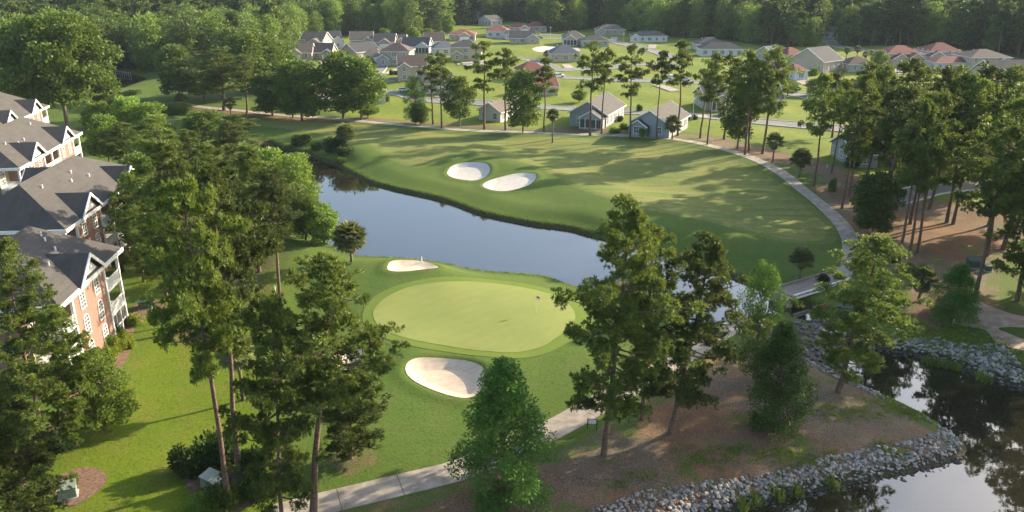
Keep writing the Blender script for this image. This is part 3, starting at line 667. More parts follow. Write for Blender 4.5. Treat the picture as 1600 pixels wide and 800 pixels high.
HOUSES = [
 (918,198,60,17,67,'gable','grey','greyblue','grey gabled house with screened porch, left of the pair beside the fairway path',3.4,3.3,((3,.35,6.0,3.2,2.7,'screen'),)),
 (1014,213,64,16,62,'gable','grey','greyblue','grey gabled house with white lit side, right of the pair beside the fairway path',3.3,3.4,((3,-.5,4.5,1.5,2.6,'w'),)),
 (765,189,40,14,60,'gable','tan','white','tan roofed house behind the tall pines, left of centre',3.0,3.4,()),
 (492,169,30,12,70,'gable','brown','beige','small dark roofed house between the fairway edge trees',3.0,3.6,()),
 (587,162,32,10,10,'hip','tan','white','white walled house half hidden behind the big edge oaks',3.2,2.2,()),
 (645,126,42,12,8,'gable','brown','beige','two storey beige house with dark roof above the lone cypress',5.4,3.0,((0,-.6,5,1.2,5.0,'w'),)),
 (682,146,52,10,10,'gable','grey','white','low white house with grey roof behind the leaning pines',3.2,2.6,((0,.6,6,2,2.8,'w'),)),
 (617,103,46,12,-4,'hip','brown','grey','large two storey grey house with hipped roof by the cul-de-sac',5.6,3.2,((0,-.75,5.5,1.5,3.0,'w'),)),
 (728,95,48,12,0,'hip','grey','yellow','two storey yellow house with hipped grey roof',5.6,3.0,((0,-.55,5,1.0,2.9,'w'),)),
 (697,86,38,12,12,'hip','blue','white','house with pale blue grey roof left of the yellow one',3.0,2.8,()),
 (648,82,42,13,-4,'gable','dark','white','white house with dark roof and gabled sunroom at its right end',3.0,3.6,((0,.6,6.5,2.2,2.9,'screen'),)),
 (680,74,30,12,10,'gable','brown','white','brown roofed house behind the white sunroom house',3.2,3.6,()),
 (545,93,38,14,50,'gable','dark','beige','dark roofed house with wide beige gable facing right',3.4,3.8,()),
 (585,97,30,10,6,'hip','tan','pink','low tan roofed house in front of the dark roofed gable',2.8,2.4,((0,.4,5,1.5,2.6,'garage'),)),
 (520,75,28,12,20,'gable','dark','white','white house with blue black roof and pointed front gable',4.4,3.4,((0,.55,6,2,4.0,'w'),)),
 (565,74,34,12,6,'gable','tan','beige','taupe roofed house at the wood edge behind the dark roofed gable',3.6,3.6,((0,.6,6,2,3.2,'w'),)),
 (600,75,32,12,0,'gable','grey','pink','grey roofed pink brick house with a pale garage door',3.2,3.4,((0,.1,6,2,2.8,'garage'),)),
 (623,73,20,10,0,'gable','grey','pink','small grey roofed house right of the pale garage door',3.0,2.6,((0,.4,5,1.5,2.8,'w'),)),
 (470,94,34,12,6,'gable','tan','beige','tan roofed house at the left end of the neighbourhood',3.2,3.4,((0,-.5,6,1.5,3.0,'garage'),)),
 (487,80,36,14,-8,'gable','tan','beige','tall tan roofed house behind the leftmost one',4.6,3.8,((0,.4,7,2,3.8,'w'),)),
 (503,92,30,12,0,'gable','dark','pink','dark brown roofed house between the oaks and the tan roofs',3.0,3.4,((0,.6,5,2,2.8,'garage'),)),
 (722,64,40,13,0,'hip','red','beige','rust roofed house with one dark garage before the wood',3.2,2.6,((0,.2,6,1.5,2.8,'garage'),)),
 (778,59,36,13,0,'hip','red','white','rust roofed white house left of the street of villas',3.4,2.8,((0,.7,5,2,3.0,'w'),)),
 (800,62,22,10,0,'hip','grey','white','small grey hipped house right of the rust roofed white one',2.8,2.4,()),
 (738,31,24,12,0,'gable','grey','white','grey roofed house in the clearing of the far wood',4.2,3.2,((0,.5,6,1.5,3.4,'w'),)),
 (776,40,22,14,40,'gable','grey','white','pale house right of the clearing in the far wood',3.6,2.8,()),
 (816,68,40,12,0,'gable','grey','beige','grey roofed beige house left of the sand lot',3.0,3.2,((0,.8,7,1.5,3.0,'w'),)),
 (812,52,30,11,0,'hip','red','pink','low red roofed villa at the end of the short street',3.2,2.6,((0,.5,6,2,2.9,'garage'),)),
 (839,50,30,12,0,'hip','red','beige','broad red roofed villa at the wood edge',3.2,2.8,()),
 (897,71,34,14,0,'hip','tan','beige','tan roofed house joined to a low grey wing in the meadow',3.4,3.4,((0,-.4,7,2.5,3.0,'screen'),)),
 (930,73,42,10,0,'hip','grey','grey','low grey roofed house behind the fairway pine tops',2.8,2.6,()),
 (884,97,44,13,4,'hip','blue','yellow','square house with slate blue hipped roof in the meadow',3.2,3.6,()),
 (955,55,44,11,3,'hip','tan','beige','house with long taupe roof before the central wood',3.2,2.8,((0,-.75,5,1.5,3.0,'w'),)),
 (1015,66,54,11,-2,'hip','grey','white','long white house with two dark windows before the wood',3.0,2.6,((0,-.85,5,2,2.8,'w'),)),
 (1112,80,46,12,0,'hip','grey','beige','grey roofed house left of the longest dark roof',3.2,3.2,()),
 (1128,88,66,11,-2,'hip','dark','white','very long dark roofed white house before the wood',3.0,2.8,()),
 (835,128,44,12,10,'hip','red','pink','red roofed house behind the edge oak and thin pine',3.4,3.2,()),
 (855,150,34,12,10,'gable','red','beige','pink walled house behind the edge oak',3.0,2.6,()),
 (1122,172,40,12,5,'gable','grey','beige','tan cottage with a gabled front porch behind the fairway pines',3.2,2.8,((0,.0,5.5,2,2.9,'screen'),)),
 (1205,172,34,12,0,'gable','dark','white','dark roofed house behind the fairway pines right of the cottage',3.2,3.0,()),
 (1243,107,28,12,10,'hip','red','beige','red roofed two storey beige house right of the fairway pines',5.4,2.6,()),
 (1222,122,34,10,10,'hip','red','pink','red roofed pink house just left of the beige two storey one',3.0,2.4,()),
 (1215,96,22,10,30,'gable','blue','beige','small gabled house with slate roof at the wood edge',3.6,2.4,()),
 (1251,125,22,10,10,'hip','red','white','small red hipped house below the beige two storey one',3.2,2.0,()),
 (1300,112,52,15,38,'gable','dark','beige','big dark roofed house with a tall pale gable and round topped window',4.4,5.0,()),
 (1345,113,40,11,0,'hip','brown','beige','low brown roofed house right of the tall pale gable',2.8,2.6,()),
 (1412,103,56,13,0,'hip','red','yellow','left of the red tiled villas, with stepped roofs',4.8,3.0,((0,-.4,6,3,3.2,'w'),(0,.4,7,4,3.2,'w'))),
 (1475,99,50,13,0,'hip','red','greyblue','middle red tiled villa with the peaked roof',4.6,3.4,((0,-.6,6,2,3.2,'w'),)),
 (1490,110,60,10,0,'hip','red','white','low red tiled villa in front of the peaked one',3.0,2.2,()),
 (1545,112,62,14,0,'hip','brown','beige','two storey taupe roofed house at the right end of the villas',5.4,2.8,((0,.5,7,1,3.2,'w'),)),
 (1585,128,70,14,0,'gable','grey','yellow','grey roofed house with two cream gables at the right edge',3.2,3.8,((0,-.75,6,2,3.0,'w'),(0,-.1,7,3,3.2,'w'))),
 (1590,162,60,14,20,'gable','brown','white','brown roofed house behind the right hand pine crowns',3.2,3.4,()),
 (1415,185,50,14,0,'gable','grey','white','grey roofed white house hidden behind the right pine group',3.2,3.2,()),
 (1345,165,44,14,0,'gable','grey','white','white house glimpsed between the right hand pine crowns',3.2,3.2,()),
 (1350,262,40,12,0,'gable','brown','greyblue','grey blue house glimpsed low between the pine trunks',3.0,3.0,()),
 (1490,262,50,12,0,'gable','tan','pink','pink house glimpsed behind the right pine trunks',3.0,3.0,()),
 (1297,60,24,12,0,'gable','grey','white','white house at the gap in the far tree line',3.2,2.6,()),
]
for hdef in HOUSES: house(*hdef[:9], *hdef[9:])

# ------------------------------------------------------------------ cars
def make_car(paint, label):
    t = empty('parked_car', (0, 0, 0), 0, label, 'car', 'cars parked in the neighbourhood')
    prof = [(-2.2,.35),(-2.25,.75),(-2.1,.95),(-1.0,1.02),(1.55,.98),(2.15,.85),(2.25,.55),(2.2,.35)]
    n = len(prof); V = [(x, s*.88, z) for s in (-1, 1) for x, z in prof]
    MB().add(V, [tuple(range(n))[::-1], tuple(range(n, 2*n))] + [(i, (i+1) % n, n+(i+1) % n, n+i) for i in range(n)]).build('body', M['paint_'+paint], t)
    cab = [(-1.95,.96),(-1.5,1.42),(.35,1.45),(1.15,.99)]; V = [(x, s*(.80 if z < 1.2 else .66), z) for s in (-1, 1) for x, z in cab]
    MB().add(V, [(3,2,1,0),(4,5,6,7),(0,1,5,4),(2,3,7,6)]).build('cabin_glass', M['pane'], t)
    MB().box(-1.45, .3, -.64, .64, 1.43, 1.49).build('cabin_roof', M['paint_'+paint], t)
    for x in (-1.4, 1.4):
        for s in (-1, 1): MB().tube([(x, s*.72, .33), (x, s*.9, .33)], .33, 12).build('wheel', M['tyre'], t)
    for s in (-1, 1): MB().box(2.2, 2.27, s*.6-.18, s*.6+.18, .6, .75).build('headlight', M['white'], t)
    return t
CARS = [((631,144),'white',20,'white car standing right of the cul-de-sac lawn'),((580,101),'dark',0,'dark car in front of the two storey grey house'),((696,152),'dark',10,'dark car on the street behind the leaning pines'),
 ((838,54),'yellow',0,'yellow vehicle by the red roofed villas'),((842,61),'blue',0,'blue car on the far short street'),((873,121),'white',0,'white car by the red roofed house behind the edge oak'),
 ((1052,124),'white',5,'white car, left of the two parked across the meadow'),((1069,127),'silver',5,'pale car, right of the two parked across the meadow'),((1129,181),'white',70,'white car by the cottage behind the fairway pines'),
 ((1333,95),'white',0,'white car among the palms before the far villas'),((1350,99),'dark',0,'dark car among the palms before the far villas')]
for (px, py), pt, rz, lb in CARS:
    c = make_car(pt, lb); p = P(px, py); c.location = (p.x, p.y, p.z + .12); c.rotation_euler.z = math.radians(rz)

# ------------------------------------------------------------------ tree kinds: every kind is a set of shared part meshes at a nominal height
def kites(C, Dv, ln, wd, rg, flatten=0.0):
    """four-cornered leaves from points C along directions Dv"""
    n = len(C); Dv = Dv / (np.linalg.norm(Dv, axis=1)[:, None] + 1e-9)
    r = rg.normal(size=(n, 3)); S = np.cross(Dv, r); S /= np.linalg.norm(S, axis=1)[:, None] + 1e-9
    ln = np.broadcast_to(ln, n)[:, None]; wd = np.broadcast_to(wd, n)[:, None]
    a = C; b = C + Dv * ln * .55 + S * wd * .5; c = C + Dv * ln; d = C + Dv * ln * .55 - S * wd * .5
    V = np.stack([a, b, c, d], 1).reshape(-1, 3); F = np.arange(4 * n).reshape(n, 4); return V, F
def unit(v): return v / (np.linalg.norm(v, axis=-1, keepdims=True) + 1e-9)
def tube_np(m, pts, r0, r1, k=5):
    n = len(pts); m.tube(pts, [r0 + (r1 - r0) * i / (n - 1) for i in range(n)], k, cap=False)
def trunk_pts(rg, Hh, wob=.25, n=9):
    a = rg.normal(0, wob, (n, 2)).cumsum(0) * .5; a[0] = 0
    return [(a[i, 0], a[i, 1], Hh * i / (n - 1) - (.4 if i == 0 else 0)) for i in range(n)]
def at_trunk(tp, z):
    for a, b in zip(tp[:-1], tp[1:]):
        if a[2] <= z <= b[2]:
            t = (z - a[2]) / (b[2] - a[2]); return np.array([a[0] + (b[0] - a[0]) * t, a[1] + (b[1] - a[1]) * t, z])
    return np.array(tp[-1])
def pine_kind(seed, Hn=24.0, Rn=4.6, z0=.5, nb=36, tufts=18, K=17, ln=.44, wd=.085, tr=.30, clump=.75, mat='needles', sides=9):
    rg = np.random.default_rng(seed); tp = trunk_pts(rg, Hn * .985, .22)
    tm = MB(); n = len(tp); tm.tube(tp, [tr * (1 - .82 * (i / (n - 1)) ** 1.1) * (1.25 if i == 0 else 1) for i in range(n)], sides, cap=False)
    lm = MB(); C = []; Dr = []
    az = rg.uniform(0, 6.28)
    for b in range(nb):
        q = (b + rg.uniform(-.3, .3)) / (nb - 1); q = min(max(q, 0), 1)
        z = Hn * (z0 + (0.965 - z0) * q); az += 2.4 + rg.normal(0, .5)
        prof = (np.sin(math.pi * (.20 + .80 * (1 - q)) ** .9) ** .6 if q < .995 else .3)
        prof = max(.22, min(1, (1 - q) * 1.9 + .16)) * (0.62 + .38 * min(1, q * 3.0 + .1))
        L = Rn * prof * rg.uniform(.48, 1.2)
        if rg.random() < .10 and q < .8: L *= .45
        o = at_trunk(tp, z); rise = rg.uniform(.05, .45) * (1 - .2 * q) + (.3 if q > .8 else 0) - (.28 if q < .25 else 0)
        pts = [o + np.array([math.cos(az + .12 * k), math.sin(az + .12 * k), 0]) * L * t + np.array([0, 0, 1]) * (rise * L * t - .10 * L * math.sin(math.pi * t)) for k, t in enumerate((0, .33, .66, 1.0))]
        tube_np(lm, pts, .035 + .022 * L, .02, 4)
        # secondary twigs carry rounded clumps of tufts
        ncl = max(2, int(L * 1.5))
        for j in range(ncl):
            t = rg.uniform(.30, 1.0) if j else 1.0; i0 = min(int(t * 3), 2); f = t * 3 - i0
            p = pts[i0] * (1 - f) + pts[i0 + 1] * f
            side = rg.normal(0, .30, 3) * L * .62 * np.array([1, 1, .35]); cc = p + side
            cc[2] += .15
            if np.linalg.norm(side) > .6: tube_np(lm, [p, (p + cc) / 2 + np.array([0, 0, -.08]), cc], .035, .012, 3)
            m = int(tufts * rg.uniform(.7, 1.3)); rad = clump * rg.uniform(.7, 1.3)
            g = unit(rg.normal(size=(m, 3))) * (rg.random((m, 1)) ** .45) * rad * np.array([1.15, 1.15, .62])
            C.append(cc + g); Dr.append(unit(g + np.array([0, 0, .35]) * rad))
    C = np.concatenate(C); Dr = np.concatenate(Dr)
    Cr = np.repeat(C, K, 0); D2 = unit(np.repeat(Dr, K, 0) * .7 + rg.normal(0, .62, (len(Cr), 3)) + np.array([0, 0, .22]))
    V, F = kites(Cr, D2, ln * rg.uniform(.7, 1.15, len(Cr)), wd, rg)
    return dict(H=Hn, R=Rn, parts=[('trunk', tm.mesh('trunk', M['bark'], True)), ('limbs', lm.mesh('limbs', M['bark'])), ('crown', np_mesh('crown', V, F, M[mat]))])
def broad_kind(seed, Hn=18.0, Rn=5.5, z0=.18, clumps=70, per=170, ln=.42, wd=.26, mat='leaf', tr=.3, shape='oval', crad=1.25, bark='bark_grey', stems=1):
    rg = np.random.default_rng(seed); tm = MB(); lm = MB()
    tps = []
    for s in range(stems):
        tp = trunk_pts(rg, Hn * .8, .2)
        if stems > 1: tp = [(x + s_x * z * .12, y + s_y * z * .12, z) for (x, y, z) in tp for s_x, s_y in [(math.cos(s * 2.1), math.sin(s * 2.1))]]
        n = len(tp); tm.tube(tp, [tr * (1 - .9 * (i / (n - 1))) for i in range(n)], 8, cap=False); tps.append(tp)
    C = []; N = []
    for k in range(clumps):
        q = (k + .5) / clumps; zz = z0 + (1 - z0) * q; z = Hn * zz
        if shape == 'oval': pr = math.sqrt(max(.03, 1 - ((zz - (z0 + (1 - z0) * .42)) / ((1 - z0) * .60)) ** 2)) if zz > z0 + (1 - z0) * .42 else (0.62 + .38 * math.sin(math.pi / 2 * (zz - z0) / ((1 - z0) * .42)))
        elif shape == 'cone': pr = min(1, (1.02 - q) * 1.35) ** .85 * (.72 + .28 * min(1, q * 5))
        else: pr = math.sqrt(max(.05, 1 - (q * 2 - 1) ** 2 * .9))
        az = k * 2.4 + rg.normal(0, .4); rr_ = Rn * pr * (rg.random() ** .42) * rg.uniform(.82, 1.12)
        c = np.array([math.cos(az) * rr_, math.sin(az) * rr_, z + rg.normal(0, .35)]); cr = crad * rg.uniform(.65, 1.25) * (.75 if q > .88 else 1)
        c[2] = min(c[2], Hn - cr * .5)
        m = int(per * rg.uniform(.7, 1.2) * (cr / crad) ** 2); g = unit(rg.normal(size=(m, 3))) * (rg.random((m, 1)) ** .35) * cr * np.array([1.1, 1.1, .8])
        C.append(c + g); out = unit(g + (c - np.array([0, 0, z * .75 + Hn * .1])) * .12 + np.array([0, 0, .1])); N.append(out)
        tp = tps[k % stems]; zs = max(Hn * z0 * .8, z - rr_ * .7 - .5); zs = min(zs, Hn * .78); o = at_trunk(tp, zs)
        tube_np(lm, [o, (o + c) / 2 + np.array([0, 0, .25]), c], .05 + .012 * rr_, .015, 4)
    C = np.concatenate(C); N = np.concatenate(N)
    D = unit(N * .55 + rg.normal(0, .8, C.shape) + (np.array([0, 0, -.25]) if shape == 'cone' else 0))
    V, F = kites(C, D, ln * rg.uniform(.6, 1.25, len(C)), wd, rg)
    return dict(H=Hn, R=Rn, parts=[('trunk', tm.mesh('trunk', M[bark], True)), ('limbs', lm.mesh('limbs', M[bark])), ('crown', np_mesh('crown', V, F, M[mat]))])
def fit(kd):
    me = kd['parts'][-1][1]; co = np.empty(len(me.vertices) * 3, np.float32); me.vertices.foreach_get('co', co); co = co.reshape(-1, 3)
    kd['R'] = float(np.percentile(np.hypot(co[:, 0], co[:, 1]), 96)); kd['H'] = float(np.percentile(co[:, 2], 99.8)); return kd
def joined(kd, name, crown_mat):
    """one light mesh with trunk and crown, for trees too small to show their parts"""
    V = []; F = []; I = []; mats = [kd['parts'][0][1].materials[0], crown_mat]; n = 0
    for i, (nm, me) in enumerate(kd['parts']):
        if nm == 'limbs': continue
        co = np.empty(len(me.vertices) * 3, np.float32); me.vertices.foreach_get('co', co); V.append(co.reshape(-1, 3))
        f = np.empty(len(me.loops), np.int32); me.loops.foreach_get('vertex_index', f); f = f.reshape(-1, 4) + n
        F.append(f); I.append(np.full(len(f), 0 if nm == 'trunk' else 1)); n += len(me.vertices)
    return np_mesh(name, np.concatenate(V), np.concatenate(F), mats, np.concatenate(I))

K = {}
for i in range(3): K['pine%d' % i] = pine_kind(100 + i)                                   # bare lower half
for i in range(2): K['pinefull%d' % i] = pine_kind(110 + i, z0=.20, nb=50, Rn=4.8, tufts=19)
K['pinelow0'] = pine_kind(115, z0=.10, nb=54, Rn=5.0, tufts=21)
for i in range(5): K['pinemid%d' % i] = pine_kind(120 + i, Rn=4.2, nb=(27, 22, 30, 24, 26)[i], tufts=13, K=10, ln=.66, wd=.16, z0=(.48, .56, .40, .52, .45)[i], clump=(.85, .95, .8, .9, .8)[i], sides=7)
for i in range(5): K['pinehigh%d' % i] = pine_kind(130 + i, Rn=4.0, nb=(17, 14, 20, 15, 18)[i], tufts=13, K=10, ln=.66, wd=.17, z0=(.60, .50, .55, .66, .46)[i], clump=(.8, .9, .75, .85, .7)[i], sides=7)
for i in range(3): K['pinefullmid%d' % i] = pine_kind(140 + i, z0=(.22, .30, .36)[i], nb=(38, 32, 30)[i], Rn=4.6, tufts=12, K=10, ln=.68, wd=.18, clump=(.95, .85, 1.0)[i], sides=7)
K['cypress0'] = broad_kind(200, 15, 3.9, .05, 105, 230, .32, .15, 'cypress', .24, 'cone', 1.1, 'bark')
K['cypress1'] = broad_kind(201, 15, 4.2, .08, 80, 250, .32, .15, 'cypress', .22, 'oval', 1.15, 'bark')
K['broad0'] = broad_kind(210, 16, 5.0, .2, 85, 190, .40, .27)
K['broad1'] = broad_kind(211, 14, 4.2, .15, 75, 190, .38, .25, 'leaf_light', .22, 'oval', 1.15, stems=2)
K['broadmid0'] = broad_kind(220, 17, 5.5, .16, 75, 110, .7, .45, 'leaf', crad=1.5)
K['broadmid1'] = broad_kind(221, 18, 5.0, .22, 70, 110, .7, .45, 'leaf', crad=1.5)
K['broadlight0'] = broad_kind(222, 13, 4.2, .12, 65, 110, .6, .4, 'leaf_light', crad=1.2)
K['bigbroad0'] = broad_kind(230, 30, 12.5, .32, 190, 170, .85, .55, 'leaf', .55, 'oval', 2.3)
fb_ = [broad_kind(240 + i, 18, (5.2, 4.6, 5.8, 4.2)[i], .06, (34, 30, 36, 28)[i], 80, .85, .6, 'leaf_far', shape=('oval', 'oval', 'round', 'oval')[i], crad=2.0) for i in range(4)]
fp_ = [pine_kind(250 + i, 22, 4.2, .42, 18, 10, 6, 1.2, .5, .28, 1.2, 'needles_far', 5) for i in range(2)]
FOREST = [joined(k, 'forest_tree', M['leaf_far']) for k in fb_] + [joined(k, 'forest_pine', M['needles_far']) for k in fp_]
for k in fb_ + fp_:
    for _, me in k['parts']: bpy.data.meshes.remove(me)

for k in K.values(): fit(k)
tree_used = {}
def tree(kind, base, top, wpx, name, label, cat='tree', group=None, lean=(0, 0)):
    n = sum(1 for k in K if k[:-1] == kind) or 1; kk = K[kind] if kind in K else K[kind + str(tree_used.get(kind, 0) % n)]; tree_used[kind] = tree_used.get(kind, 0) + 1
    b = P(*base); h = height_for(b, top); s = depth(b.x, b.y, b.z + h * .6) / FOC
    root = empty(name, b, R.uniform(0, 6.28), label, cat, group)
    sx = wpx * s / 2 / kk['R'] * 1.0; sz = h / kk['H'] * .985
    sx = min(max(sx, .45), 1.9)
    if lean != (0, 0): root.rotation_euler = (lean[0], lean[1], 0)
    elif 'pine' in kind: root.rotation_euler = (R.gauss(0, .02), R.gauss(0, .025), R.uniform(0, 6.28))
    for nm, me in kk['parts']:
        o = link(nm, me, root); k = (.5 * sx + .5 * sz) if nm == 'trunk' else sx
        o.scale = (sx, sx, sz)
    return root

